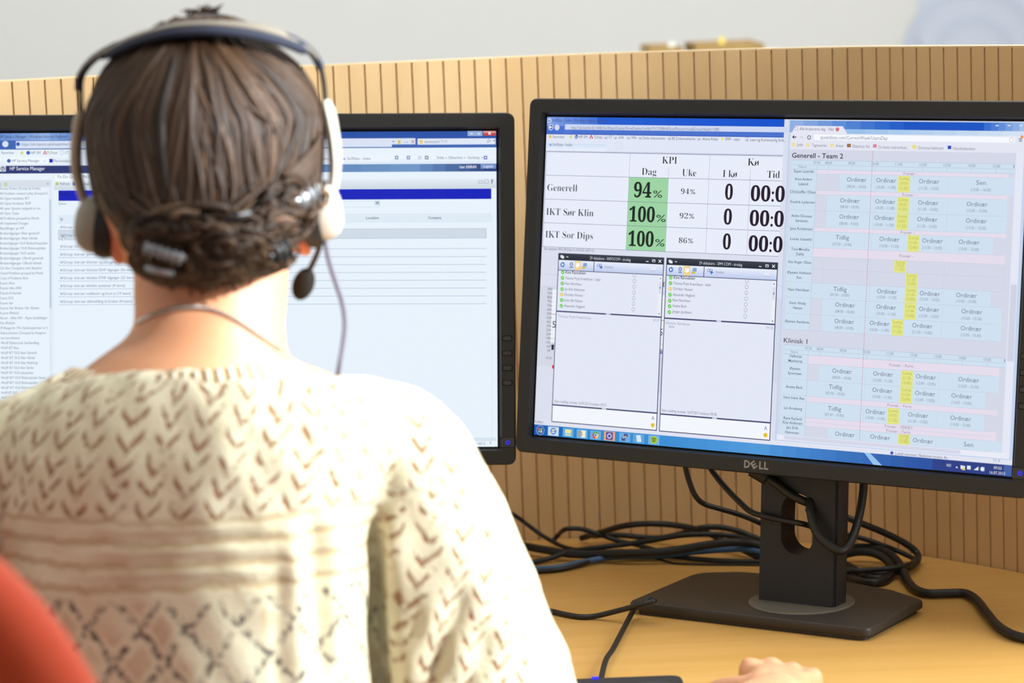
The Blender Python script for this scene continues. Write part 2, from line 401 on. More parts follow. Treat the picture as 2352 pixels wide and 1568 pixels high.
class Screen:
    """2-D picture in screen millimetres (origin top left, y down); q(px,py) turns survey-photo pixels into them."""
    def __init__(s, q): s.q = q; s.v = []; s.f = []; s.m = []; s.mats = []
    def mi(s, rgb):
        m = ink(rgb)
        if m not in s.mats: s.mats.append(m)
        return s.mats.index(m)
    def poly(s, pts, rgb, lay, raw=False):
        P = [p if raw else s.q(*p) for p in pts]; o = len(s.v)
        s.v += [(x, y, lay) for x, y in P]; s.f.append(tuple(range(o, o + len(P)))); s.m.append(s.mi(rgb))
    def rmm(s, x0, y0, x1, y1, rgb, lay): s.poly([(x0, y0), (x1, y0), (x1, y1), (x0, y1)], rgb, lay, True)
    def rect(s, x0, y0, x1, y1, rgb, lay):
        (a, b), (c, d) = s.q(x0, y0), s.q(x1, y1); s.rmm(a, b, c, d, rgb, lay)
    def grad(s, x0, y0, x1, y1, c0, c1, lay, n=10, vert=False):
        (a, b), (c, d) = s.q(x0, y0), s.q(x1, y1); s.gmm(a, b, c, d, c0, c1, lay, n, vert)
    def gmm(s, a, b, c, d, c0, c1, lay, n=10, vert=False):
        for i in range(n):
            k = tuple(round(c0[j] + (c1[j] - c0[j]) * (i + .5) / n) for j in range(3))
            if vert: s.rmm(a, b + (d - b) * i / n, c, b + (d - b) * (i + 1) / n, k, lay)
            else: s.rmm(a + (c - a) * i / n, b, a + (c - a) * (i + 1) / n, d, k, lay)
    def line(s, p, r, w, rgb, lay, raw=False):
        a, b = (V3(p), V3(r)) if raw else (V3(s.q(*p)), V3(s.q(*r))); t = b - a; t = t / np.linalg.norm(t); n = V3((-t[1], t[0])) * w / 2
        s.poly([a - n, b - n, b + n, a + n], rgb, lay, True)
    def frame(s, p, r, w, rgb, lay):
        (a, b), (c, d) = s.q(*p), s.q(*r)
        for l in (((a, b), (c, b)), ((a, d), (c, d)), ((a, b), (a, d)), ((c, b), (c, d))): s.line(*l, w, rgb, lay, True)
    def disc(s, p, r, rgb, lay, a0=0, a1=360, n=16, raw=False):
        c = p if raw else s.q(*p); A = np.radians(np.linspace(a0, a1, n + 1))
        pts = [(c[0] + r * math.cos(t), c[1] + r * math.sin(t)) for t in A]
        if a1 - a0 < 360: pts.append(c)
        else: pts = pts[:-1]
        s.poly(pts, rgb, lay, True)
    def ring(s, p, r, w, rgb, lay, n=16):
        c = s.q(*p); A = np.linspace(0, 2 * math.pi, n + 1)
        for a, b in zip(A, A[1:]):
            s.poly([(c[0] + k * math.cos(t), c[1] + k * math.sin(t)) for k, t in ((r, a), (r, b), (r - w, b), (r - w, a))], rgb, lay, True)
    def text(s, body, x0, x1, yb, h, rgb, lay=5, weight=0.0, serif=False, raw=False, y1=None):
        """lettering from x0 to x1 (photo px) on baseline yb, capitals h px high"""
        if raw: (a, b), (c, d) = (x0, yb), (x1, yb)
        else: (a, b), (c, d) = s.q(x0, yb), s.q(x1, yb if y1 is None else y1)
        b = (b + d) / 2 if y1 is not None else b
        mm = h if raw else h / 2.27
        if serif: body2 = ''.join(SERIF.get(ch, ch) for ch in body.replace('ø', 'o'))
        else: body2 = body
        v, f = glyphs(body2, weight)
        if not len(v): return
        lo, hi = v[:, 0].min(), v[:, 0].max(); cap = 0.69 if serif else CAPH
        o = len(s.v); X = a + (v[:, 0] - lo) * (c - a) / (hi - lo); Y = b - v[:, 1] * mm / cap
        s.v += list(zip(X, Y, [lay] * len(X))); s.f += [tuple(i + o for i in g) for g in f]; s.m += [s.mi(rgb)] * len(f)
        if serif and 'ø' in body:     # slash through the round letter
            k = body.index('ø'); w0 = glyphs(''.join(SERIF.get(c2, c2) for c2 in body[:k + 1].replace('ø', 'o')), weight)[0][:, 0].max()
            w1 = w0 - 0.50; sx = (c - a) / (hi - lo)
            s.line((a + (w1 - lo) * sx, b + .02 * mm), (a + (w0 - lo) * sx, b - .66 * mm), .09 * mm, rgb, lay, True)
    def build(s, name, place, root):
        mb = MB(); mb.v = [place(x, y, l) for x, y, l in s.v]; mb.f = s.f; mb.m = s.m
        return done(name, mb, s.mats, root, smooth=0)

def homography(src, dst):
    A = []; B = []
    for (x, y), (u, v) in zip(src, dst):
        A += [[x, y, 1, 0, 0, 0, -u * x, -u * y], [0, 0, 0, x, y, 1, -v * x, -v * y]]; B += [u, v]
    h = np.linalg.solve(np.array(A), np.array(B))
    return lambda x, y: ((h[0] * x + h[1] * y + h[2]) / (h[6] * x + h[7] * y + 1), (h[3] * x + h[4] * y + h[5]) / (h[6] * x + h[7] * y + 1))

# ---- picture on the right-hand screen
RC = [(1256, 268.4), (1225.5, 997.9), (2323.1, 1095.1), (2362, 279.3)]
qR = homography(RC, [(0, 0), (0, 324), (518.4, 324), (518.4, 0)])
def right_picture():
    s = Screen(qR); T = s.text; dk = (25, 25, 40); gy = (90, 92, 110); lg = (150, 155, 175)
    s.rmm(0, 0, 518.4, 324, (218, 222, 238), 0)
    # browser chrome
    s.gmm(0, 0, 60, 9, (128, 160, 228), (60, 110, 215), 1, 6); s.gmm(60, 0, 270, 9, (30, 92, 208), (8, 80, 204), 1, 8)
    s.gmm(0, 9, 30, 16.6, (60, 105, 205), (80, 120, 210), 1, 3); s.rmm(30, 9, 270, 16.6, (70, 112, 205), 1)
    s.rect(1297, 285.3, 1808, 304, (205, 216, 242), 2); s.rmm(0, 16.6, 270, 17.6, (60, 95, 190), 1)
    T('Sm9Stats - Index - Windows Internet Explorer', 1268, 1394, 279.3, 7.5, (70, 80, 120), y1=281)
    s.disc((1261, 277), 2.6, (190, 210, 245), 3); T('e', 1257.5, 1264, 280, 8, (40, 100, 200))
    s.disc((1264.5, 292), 3.1, (235, 240, 252), 3); s.disc((1264.5, 292), 2.5, (60, 95, 190), 4); s.line((1261, 292), (1268, 292), .9, (245, 248, 255), 5); s.line((1261, 292), (1264, 289), .8, (245, 248, 255), 5); s.line((1261, 292), (1264, 295), .8, (245, 248, 255), 5)
    s.disc((1278.5, 292.5), 3.0, (208, 218, 242), 3)
    T('http://sds-ksinfo-02:10082/Sm9Stats/Display/ShowDisplay?config=S%C3%B8r&ShowPhones=true&ScreenHeight=1080', 1311, 1651, 296.5, 7, (120, 125, 150), y1=300)
    s.rmm(0, 17.6, 270, 37, (224, 230, 246), 1)
    for txt, a, c, yb in (('Favoritter', 1269, 1296, 317), ('HP SM', 1329, 1348, 317.5), ('TLFstat', 1363, 1383, 318), ('CT', 1397, 1405, 318), ('drift.', 1420, 1433, 318.5), ('Wiki', 1449, 1461, 319), ('Delte dokumenter', 1476, 1528, 320), ('BS Dokumentarkiv', 1543, 1597, 321), ('Aktive Roller', 1612, 1649, 322), ('SM9 - stats', 1665, 1698, 322.5), ('Lean og Kontinuerlig forb...', 1722, 1804, 324)):
        T(txt, a, c, yb, 7, gy)
    for x, y, col in ((1263, 313.5, (240, 190, 70)), (1310, 314, (225, 215, 110)), (1658, 319, (235, 225, 120))): s.disc((x, y), 1.6, col, 3)
    s.disc((1323, 314), 2.0, (50, 90, 190), 3); T('hp', 1320.5, 1325.5, 316, 4.5, (235, 240, 250))
    s.poly([(1352, 318), (1357, 309), (1362, 318)], (205, 60, 80), 3); s.poly([(1355, 317), (1357, 313), (1359, 317)], (224, 230, 246), 4)
    for x, y in ((1391, 315), (1413, 315), (1443, 315.5), (1470, 316), (1537, 317), (1605, 318), (1715, 320)): s.frame((x - 4, y - 5), (x + 3, y + 4), .3, lg, 3); T('e', x - 2, x + 2, y + 3, 6, (70, 90, 150))
    s.gmm(0.6, 26.6, 71, 34.6, (206, 224, 246), (236, 241, 252), 2, 6, True); T('Sm9Stats - Index', 1269, 1314, 335, 7, gy); T('e', 1261, 1267, 335, 8, (40, 100, 200))
    s.frame((1414, 327), (1428, 341), .25, (200, 206, 225), 3)
    s.rmm(0, 34.8, 270, 35.4, (140, 150, 180), 2)
    # statistics table
    L = [(1258, 348.5), (1257, 402), (1253.6, 457.5), (1251.7, 511.4), (1249, 566)]
    yr = [(s.q(*a)[1] + s.q(*b_)[1]) / 2 for a, b_ in zip(L, [(1807, 358), (1804.4, 415.5), (1803, 473), (1800, 530.7), (1797, 589)])]
    xc = [(s.q(*a)[0] + s.q(*b_)[0]) / 2 for a, b_ in (((1446, 354), (1437, 573.5)), ((1535.7, 382), (1527, 577.5)), ((1629.4, 356.5), (1620, 581)), ((1723, 386), (1714, 585)))]
    s.rmm(1, yr[0], 270, yr[4], (231, 236, 250), 1); s.rmm(xc[0], yr[1], xc[1], yr[4], (156, 211, 163), 2)
    ln = (120, 125, 150)
    for i, y in enumerate(yr): s.rmm(1, y - .2, 270, y + .2, ln, 3)
    s.rmm(0.8, yr[0], 1.2, yr[4], ln, 3)
    for i, x in enumerate(xc): s.rmm(x - .15, yr[0] + (0 if i % 2 == 0 else 13), x + .15, yr[4], (150, 155, 180), 3)
    s.rmm(0, yr[0] - 1.2, 270, yr[0] - .9, (170, 175, 195), 3)
    th = dict(serif=True, weight=-0.012, rgb=dk)
    T('KPI', 1520, 1554, 375.3, 16, **th); T('Kø', 1716.5, 1741.7, 379.8, 16, **th); T('Dag', 1473, 1506.7, 401.5, 16, **th); T('Uke', 1566, 1598, 404, 16, **th); T('I kø', 1659, 1691.6, 406.3, 16, **th); T('Tid', 1761, 1790, 408.3, 16, **th)
    T('Generell', 1256.3, 1324.6, 437.6, 16, y1=440, **th); T('IKT Sør Klin', 1253.6, 1362, 493, 16, y1=497, **th); T('IKT Sor Dips', 1251.7, 1360.7, 545.5, 16, y1=549, **th)
    bd = dict(serif=True, rgb=(22, 34, 30), weight=0.008); bw = dict(serif=True, rgb=(32, 18, 40), weight=0.008)
    for n_, a, c, yb, p0, p1 in (('94', 1454.5, 1494.7, 452.4, 1498.7, 1520), ('100', 1443.8, 1502.7, 507.9, 1506, 1528), ('100', 1441.6, 1500, 564, 1503.5, 1525.5)):
        T(n_, a, c, yb, 33, **bd); T('%', p0, p1, yb + 1, 17, (22, 34, 30))
    for n_, a, c, yb in (('94', 1563, 1582, 445), ('92', 1560, 1579.5, 501), ('86', 1558, 1577, 557.6)):
        T(n_, a, c, yb, 12, **th); T('%', c + 2, c + 14, yb + .6, 11.5, dk)
    for a, c, yb in ((1664, 1681.7, 457.5), (1661, 1679.5, 514.6), (1659, 1677, 571.6)): T('0', a, c, yb, 33, **bw)
    for a, c, yb in ((1723, 1801, 461), (1720.5, 1798.7, 517.8), (1718, 1796, 576)): T('00:0', a, c, yb, 33, **bw)
    T('Sist oppdatert 09:53:28 (Data fra 09:53:02 16.07.13)', 1249, 1363, 574, 6, gy, y1=577)
    # chart behind the chat windows
    s.rect(1246, 630, 1800, 655, (208, 211, 226), 1); s.rect(1240, 655, 1800, 880, (212, 215, 230), 1); s.rect(1268, 664, 1535, 804, (238, 241, 250), 2)
    for i, v in enumerate((990, 924, 858, 792, 726, 660, 594, 528, 462, 396, 330, 264, 198, 132, 66, 0)):
        y = 663 + 9.4 * i; T(str(v), (1257 if v > 99 else 1259.5 if v else 1261) - i * .3, 1267.5 - i * .33, y + 3, 6.2, gy); s.line((1267 - i * .3, y + 1), (1530, y + 7.5), .25, (205, 210, 225), 3)
    s.line((1266, 721), (1530, 736), .5, (205, 70, 90), 4); s.line((1264, 777), (1526, 790), .4, (130, 215, 130), 4); s.line((1263.5, 793), (1524, 811), .6, (60, 60, 200), 4)
    T('5', 1267.5, 1276, 752, 16, dk); T('1', 1265.5, 1271, 803, 13, dk); T('07:30', 1253.5, 1266, 824, 5.5, gy)
    s.rect(1267.5, 838, 1273, 846.5, (215, 25, 55), 4)
    T('5', 1515, 1521, 770, 16, dk); T('9', 1514, 1520, 813, 12, (50, 50, 140))
    T('g', 1521.5, 1526, 655, 12, dk); s.rect(1512, 820, 1523, 905, (205, 209, 224), 2)
    # two chat windows
    def chat(tl, br, title, ta, tc, tb, names, nx, dots, bub, dv, sender, sa, msg, mt, clock, ca, bottom, foot, fa, A, sm, extra=None):
        x0, y0 = s.q(*tl); x1, y1 = s.q(*br); brd = (62, 66, 108)
        s.rmm(x0 - .6, y0, x1 + .6, y1 + .5, brd, 5); s.rmm(x0 + .3, y0 + 7, x1 - .3, y1 - .5, (226, 231, 246), 6)
        s.gmm(x0, y0, x1, y0 + 6.8, (58, 64, 78), (30, 34, 48), 6, 4, True)
        T(title, ta, tc, tb[0], 7, (205, 210, 222), 8, y1=tb[1])
        s.rmm(x0 + 2, y0 + 2, x0 + 5, y0 + 4.6, (215, 220, 235), 8); s.rmm(x0 + 3.4, y0 + 3, x0 + 6.4, y0 + 5.4, (240, 242, 250), 9); s.rmm(x0 + 9, y0 + 3.2, x0 + 11.5, y0 + 4, (210, 214, 228), 8)
        s.rmm(x1 - 20, y0 + 4.2, x1 - 17, y0 + 5, (215, 220, 232), 8); s.rmm(x1 - 13, y0 + 2.4, x1 - 9.4, y0 + 5, (215, 220, 232), 8); s.rmm(x1 - 12.4, y0 + 3.4, x1 - 10, y0 + 4.5, (40, 44, 58), 9)
        s.line((x1 - 5.6, y0 + 2.4), (x1 - 2.6, y0 + 5.2), .8, (225, 228, 238), 8, True); s.line((x1 - 5.6, y0 + 5.2), (x1 - 2.6, y0 + 2.4), .8, (225, 228, 238), 8, True)
        s.gmm(x0 + .4, y0 + 7.2, x1 - .4, y0 + 17, (232, 238, 252), (190, 203, 236), 7, 6, True); s.rmm(x0, y0 + 17, x1, y0 + 17.7, brd, 8)
        w = x1 - x0; sx = x0 + w * .345; s.rmm(sx - .4, y0 + 7, sx + .4, y0 + 17, brd, 8)
        s.disc((x0 + 5, y0 + 11.6), 2.6, (70, 115, 205), 8, raw=True); s.poly([(x0 + 4, y0 + 10), (x0 + 6.8, y0 + 11.6), (x0 + 4, y0 + 13.2)], (235, 240, 252), 9, True)
        s.disc((x0 + 15.5, y0 + 10.6), 2.0, (110, 135, 190), 8, raw=True); s.disc((x0 + 15.5, y0 + 10.6), .9, (225, 230, 245), 9, raw=True); s.rmm(x0 + 13.6, y0 + 13.2, x0 + 17.4, y0 + 14.4, (110, 135, 190), 8)
        s.rmm(x0 + 19.5, y0 + 7.4, x0 + 26.6, y0 + 16.6, (244, 208, 128), 8); s.rmm(x0 + 21, y0 + 9.4, x0 + 25.4, y0 + 13, (250, 250, 255), 9); s.poly([(x0 + 22, y0 + 13), (x0 + 24, y0 + 13), (x0 + 22.4, y0 + 14.8)], (250, 250, 255), 9, True)
        s.rmm(x0 + 29.5, y0 + 9, x0 + 34, y0 + 12.4, (130, 160, 215), 8); s.poly([(x0 + 28, y0 + 13), (x0 + 32, y0 + 12), (x0 + 33.4, y0 + 14.2), (x0 + 28.6, y0 + 15.2)], (205, 195, 90), 8, True)
        s.ring_raw((sx + 5, y0 + 10.6), 1.6, (80, 110, 190)); s.ring_raw((sx + 8, y0 + 10.6), 1.6, (80, 110, 190)); s.rmm(sx + 6.6, y0 + 12, sx + 10.4, y0 + 13, (60, 100, 200), 9); s.rmm(sx + 8, y0 + 10.8, sx + 9, y0 + 14.4, (60, 100, 200), 9)
        T('Inviter', sx + 13, sx + 23, y0 + 13.2, 3, (130, 138, 165), 9, raw=True)
        s.rmm(x1 - 14, y0 + 9.6, x1 - 8.4, y0 + 13.6, (228, 232, 246), 8); s.rmm(x1 - 14, y0 + 13.3, x1 - 8.4, y0 + 13.8, (165, 172, 198), 9)
        for i, (nm, y) in enumerate(names):
            a, c = nx[i]; T(nm, a, c, y - .5, 6.6, dk if i == 0 else (96, 98, 118), 8, weight=.012 if i == 0 else 0, y1=y + (.8 if c - a > 50 else .4))
        for x, y, col in dots: s.disc((x, y), 2.0, col, 8); s.line((x - 2, y + 2), (x + 2, y - 2), .5, (235, 250, 225), 9)
        for x, y in bub: s.ring((x, y), 1.9, .35, (140, 146, 170), 8); s.line((x - .5, y + 3.4), (x - .5, y + 6), .4, (140, 146, 170), 8)
        yd = (s.q(*dv[0])[1] + s.q(*dv[1])[1]) / 2
        s.rmm(x1 - 4.6, y0 + 18, x1 - .6, yd, (236, 238, 248), 7); s.rmm(x1 - 4, y0 + 24, x1 - 1.2, y0 + 36, (214, 217, 232), 8); s.rmm(x1 - 3.4, y0 + 29, x1 - 1.8, y0 + 31, (150, 155, 180), 9)
        s.poly([(x1 - 3.6, y0 + 21.4), (x1 - 1.6, y0 + 21.4), (x1 - 2.6, y0 + 20)], (80, 84, 110), 9, True); s.poly([(x1 - 3.6, yd - 3.6), (x1 - 1.6, yd - 3.6), (x1 - 2.6, yd - 2.2)], (80, 84, 110), 9, True)
        s.rmm(x0, yd - .7, x1, yd + .7, brd, 8); cx = (x0 + x1) / 2; s.rmm(cx - 2.6, yd - .5, cx + 2.6, yd + .5, (220, 224, 240), 9)
        yb = (s.q(*bottom[0])[1] + s.q(*bottom[1])[1]) / 2
        s.rmm(x0 + .3, yd + .7, x1 - .3, yb, (226, 231, 246), 7); s.rmm(x0, yb - .7, x1, yb + .7, brd, 8); s.rmm(cx - 2.6, yb - .5, cx + 2.6, yb + .5, (220, 224, 240), 9); s.rmm(x0 + .3, yb + .7, x1 - .3, y1 - .4, (242, 245, 253), 7)
        T(sender, sa[0], sa[1], sa[2], 6.6, (150, 153, 172), 9); T(clock, ca[0], ca[1], ca[2], 6, (165, 168, 186), 9); T(msg, mt[0], mt[1], mt[2], 5.4 if msg != '...' else 2, (110, 112, 135), 9)
        T(foot, fa[0], fa[1], fa[2], 6.6, (112, 116, 138), 9, y1=fa[3])
        T('A', A[0], A[0] + 7, A[1], 9, (95, 105, 165), 9); s.disc(sm, 2.3, (245, 205, 60), 9)
        for dx in (-1.8, 1.8): s.disc((sm[0] + dx, sm[1] - 1.4), .35, (90, 70, 20), 10)
        s.line((sm[0] - 2.2, sm[1] + 1.6), (sm[0] + 2.2, sm[1] + 1.8), .35, (90, 70, 20), 10)
    s.ring_raw = lambda c, r, rgb: [s.poly([(c[0] + k * math.cos(t), c[1] + k * math.sin(t)) for k, t in ((r, a), (r, a + .4), (r - .5, a + .4), (r - .5, a))], rgb, 9, True) for a in np.arange(0, 6.28, .4)]
    G, Y = (100, 205, 70), (235, 205, 80)
    nA = ['Kine Rannekleiv', 'Thomas Prytz Kværnbuen - leder', 'Hans Henriksen', 'Jan Erik Halvorsen', 'Christian Hansen', 'Endre Bai Nilssen', 'Alexander Hegland']
    chat((1283, 580.7), (1506.6, 988), '29 deltakere - INFOCOM - tirsdag', 1354, 1447.8, (596, 599), list(zip(nA, (629, 643, 654.5, 667.5, 680, 693, 706))),
         [(1298, 1345), (1297, 1379), (1296.5, 1335), (1296, 1342), (1295, 1338), (1294.6, 1337), (1294.6, 1342)],
         [(x, y, c) for x, y, c in zip((1292, 1291.4, 1290.8, 1290.2, 1289.6, 1289.2, 1288.7), (625, 638, 650.6, 663.6, 676, 689, 702), (G, G, G, G, Y, G, G))],
         list(zip((1457, 1456.6, 1456, 1455.6, 1455, 1454.6, 1454), (632, 645, 658, 671, 684, 697, 710))), ((1278.6, 714.4), (1517.8, 728)),
         'Thomas Prytz Kværnbuen', (1281, 1357, 728.5), '...', (1289, 1293, 736), '09:37', (1499, 1514, 738), ((1269, 928.6), (1507.5, 949)), 'Siste melding mottatt 16.07.2013 klokken 09:37.', (1272.6, 1393, 923, 934), (1495.5, 963.5), (1498.6, 976))
    nB = ['Kine Rannekleiv', 'Thomas Prytz Kværnbuen - leder', 'Christian Hansen', 'Alexander Hegland', 'Hans Henriksen', 'Anette Bech', 'Jørgen Jacobsen']
    chat((1531.4, 591.5), (1767, 1010.8), '29 deltakere - SPM COM - tirsdag', 1605, 1704, (607, 611), list(zip(nB, (641, 655, 666.8, 680.3, 692.7, 705.5, 719))),
         [(1546.6, 1596), (1546, 1633), (1545, 1590), (1544.6, 1594.6), (1544, 1584.6), (1543.6, 1576), (1543, 1587.5)],
         [(x, y, c) for x, y, c in zip((1540, 1539.4, 1538.8, 1538.2, 1537.6, 1537.2, 1536.7), (637, 650, 663, 676.6, 690, 703, 716.6), (G, G, Y, G, G, G, G))],
         list(zip((1715, 1714.3, 1713.6, 1713, 1712.4, 1711.8, 1711), (645, 658.5, 672, 685.5, 699, 712, 726))), ((1525.7, 730.6), (1778.6, 744.4)),
         'Øystein Aanderaa', (1528.6, 1584, 744), 'spss', (1536, 1548, 751.5), '09:38', (1758.6, 1775, 755), ((1516, 950.6), (1767.8, 970.3)), 'Siste melding mottatt 16.07.2013 klokken 09:38.', (1519, 1646, 944, 955.5), (1754.5, 987), (1757.6, 999))
    # taskbar
    ty = 313.4
    s.rmm(0, 308.2, 518.4, ty, (224, 227, 242), 2); T('Fullført', 1228, 1247, 971, 7, gy)
    s.gmm(0, ty, 45, 324, (0, 88, 176), (20, 110, 190), 2, 4); s.gmm(45, ty, 270, 324, (40, 130, 205), (78, 152, 218), 2, 10); s.gmm(270, ty, 440, 324, (70, 145, 215), (36, 78, 160), 2, 12); s.gmm(440, ty, 518.4, 324, (42, 62, 138), (40, 58, 128), 2, 4)
    s.poly([(370, ty), (376, ty), (389, 324), (380, 324)], (150, 195, 235), 3, True)
    s.disc((1240, 988), 4.9, (150, 180, 225), 3); s.disc((1240, 988), 4.3, (30, 80, 165), 4)
    for dx, dy, c in ((-2.6, -3, (225, 110, 90)), (2.6, -2.4, (140, 200, 100)), (-3, 2.4, (130, 180, 235)), (2.2, 3, (240, 215, 100))): s.disc((1240 + dx, 988 + dy), 1.15, c, 5)
    for i, (x, y) in enumerate(((1270, 990), (1304, 993), (1336, 996), (1367, 999), (1399, 1001), (1434, 1004), (1466, 1007), (1501, 1010))):
        cx, cy = s.q(x, y); s.rmm(cx - 6.4, cy - 4.4, cx + 6.4, cy + 4.6, [(200, 222, 242), (90, 175, 225), (105, 178, 226), (100, 170, 222), (240, 170, 90), (110, 172, 222), (95, 165, 218), (120, 178, 226)][i], 4)
        if i == 0: s.ring((x, y), 3.4, 1.1, (40, 110, 200), 5); s.line((x - 7, y), (x + 7, y), .9, (40, 110, 200), 6); s.line((x - 8, y + 5), (x + 8, y - 6), .7, (240, 200, 70), 7)
        if i == 1: s.rmm(cx - 3.6, cy - 3, cx + 3.6, cy + 3.2, (240, 225, 150), 5); s.rmm(cx - 3.6, cy + .6, cx + 3.6, cy + 2, (150, 195, 225), 6)
        if i == 2: s.rmm(cx - 1, cy - 3.4, cx + 4, cy + 3.6, (245, 240, 215), 5); T('O', x - 9, x + 1, y + 5, 12, (215, 140, 40), 6, weight=.03)
        if i == 3:
            for a, c in ((30, (215, 70, 60)), (150, (95, 170, 85)), (270, (240, 205, 70))): s.disc((x, y), 3.7, c, 5, a + 60, a + 180, 8)
            s.disc((x, y), 1.7, (235, 240, 250), 6); s.disc((x, y), 1.3, (70, 125, 205), 7)
        if i == 4: s.rmm(cx - 4, cy - 3.8, cx + 4, cy + 3.8, (75, 70, 170), 5); s.ring((x, y), 2.6, .8, (235, 235, 250), 6)
        if i == 5: s.rmm(cx - 1, cy - 3.6, cx + 3.4, cy - .4, (70, 80, 150), 5); s.rmm(cx - 3.6, cy + .4, cx + .8, cy + 3.6, (70, 80, 150), 5); s.line((x - 4, y + 2), (x + 4, y - 3), .8, (245, 220, 90), 6)
        if i == 6: s.poly([(cx - 3, cy - 3), (cx + 2, cy - 3.6), (cx + 3.4, cy + 3), (cx - 1.6, cy + 3.6)], (215, 232, 245), 5, True)
        if i == 7:
            s.disc((x, y), 3.9, (165, 205, 50), 5)
            for k, dy in enumerate((-3.5, 0, 3.5)): s.line((x - 5.5 + k, y + dy - .3), (x + 5.5 - k, y + dy + .6), .7, (40, 50, 20), 6)
    wt = (225, 232, 245)
    T('NO', 2174, 2184, 1071, 6.4, wt, 4); s.poly([(2194, 1074), (2200, 1074.5), (2197, 1070.5)], wt, 4)
    s.poly([(2206, 1068), (2216, 1070), (2216, 1076), (2206, 1077)], wt, 4); s.poly([(2209, 1079), (2217, 1079.6), (2213, 1072)], (240, 205, 80), 5)
    s.rect(2221, 1069, 2229, 1078, wt, 4); s.poly([(2236, 1079), (2247, 1080), (2247, 1071)], wt, 4); s.disc((2256, 1077), 2.0, wt, 4); s.line((2260, 1072), (2260, 1082), .8, (170, 180, 215), 4)
    T('09:53', 2282, 2300, 1077, 6.4, wt, 4, y1=1078.5); T('16.07.2013', 2273, 2308, 1088, 6.4, wt, 4, y1=1090.5)
    s.rmm(510.5, ty + .5, 518, 323.6, (66, 96, 168), 3)
    # roster browser window in front
    qx = lambda px, py: s.q(px, py)[0]; qy = lambda px, py: s.q(px, py)[1]
    x0, y0 = s.q(1812, 274.6); y1 = (qy(1780.5, 1010.5) + qy(2325, 1057.8)) / 2
    s.rmm(x0, y0, 518.4, y1, (196, 212, 238), 12); s.gmm(x0 + 1, y0 + .8, x0 + 120, y0 + 12, (150, 180, 226), (20, 86, 196), 13, 8); s.rmm(x0 + 120, y0 + .8, x0 + 200, y0 + 8.5, (16, 82, 194), 13); s.gmm(x0 + 200, y0 + .8, 517, y0 + 8.5, (40, 100, 204), (170, 196, 232), 13, 6)
    s.gmm(x0 + 58, y0 + 8.5, 517, y0 + 13, (150, 190, 232), (215, 228, 244), 14, 8)
    for px in (2290, 2318, 2345): s.rect(px - 4, 287, px + 3, 289.5, (225, 234, 248), 15)
    cl, cr = x0 + 2.2, 515.5
    s.poly([(cl + 1, y0 + 13), (cl + 5, y0 + 5.8), (cl + 55, y0 + 5.8), (cl + 60, y0 + 13)], (230, 230, 244), 16, True); T('Alle brukerenes dag - Vakt', 1836, 1915, 298.4, 7, (100, 102, 122), 18, y1=300.5); s.disc((1923, 297), 1.9, (215, 110, 130), 18); s.frame((1826, 291), (1832, 299), .3, lg, 18)
    yt = y0 + 13; yp = qy(1813, 342.5)
    s.rmm(cl, yt, cr, yp, (228, 229, 243), 16); s.rect(1869.5, 308.5, 2330, 328, (246, 248, 254), 17)
    T('spvaktliste.com/CurrentWeek/UsersDay', 1884, 2038, 318.5, 8, (125, 128, 150), 18, y1=322)
    s.line((1820, 314.5), (1829, 314.8), .9, (60, 62, 80), 18); s.line((1820, 314.5), (1824, 311), .8, (60, 62, 80), 18); s.line((1820, 314.5), (1824, 318), .8, (60, 62, 80), 18); s.line((1837, 315), (1845, 315.3), .8, (195, 198, 214), 18)
    s.ring((1858, 315.5), 2.0, .7, (70, 72, 90), 18); s.ring((2323, 321), 2.2, .4, (170, 175, 196), 18)
    for k in range(3): s.line((2340, 318 + 3 * k), (2347, 318.3 + 3 * k), .6, (70, 72, 90), 18)
    s.disc((2347, 314), 1.4, (235, 140, 80), 18)
    for txt, a, c, yb in (('Jobb', 1829.5, 1844, 335.4), ('Tegneserier', 1864, 1899, 336.6), ('Aviser', 1919, 1937.6, 337.6), ('Østerhus Vel', 1957.5, 1996.6, 339), ('De beste interiørbuti...', 2017, 2086, 341), ('Grimstad bibliotek', 2108, 2167, 342.6), ('Handelsbanken', 2188.5, 2239.5, 344)): T(txt, a, c, yb, 7, (125, 126, 145), 18)
    for x, y, c in ((1822, 332, (240, 220, 160)), (1855.5, 332.6, (240, 220, 160)), (1910.5, 333.5, (240, 220, 160)), (1949.5, 334, (120, 70, 40)), (2009, 335, (215, 130, 155)), (2099.6, 337, (232, 225, 90)), (2180.4, 338.3, (40, 70, 190))): s.rect(x - 4, y - 4, x + 4, y + 4, c, 18)
    T('H', 1947.5, 1951.5, 336.5, 6, (215, 160, 80), 19, weight=.02)
    ye = y1 - 6.2
    s.rmm(cl, yp, cr - 7.5, ye, (211, 215, 231), 16); s.rmm(cr - 7.5, yp, cr, ye + 5, (228, 231, 244), 16); s.rmm(cr - 6.6, yp + 120, cr - .6, yp + 190, (206, 210, 228), 17)
    T('Generell - Team 2', 1818.5, 1936, 361.8, 11, (45, 42, 60), 19, weight=.012, y1=364)
    nl = cl + 2.6; nr = qx(1876, 383); X8 = qx(1902, 381.6); DX = (qx(2288, 393) - X8) / 7
    X = lambda t: X8 + (t - 8) * DX
    cy_, pk, yl, gl = (206, 224, 240), (228, 220, 236), (226, 229, 132), (172, 188, 208)
    tx = (112, 122, 145); nm = (88, 98, 124)
    hx = cr - 8
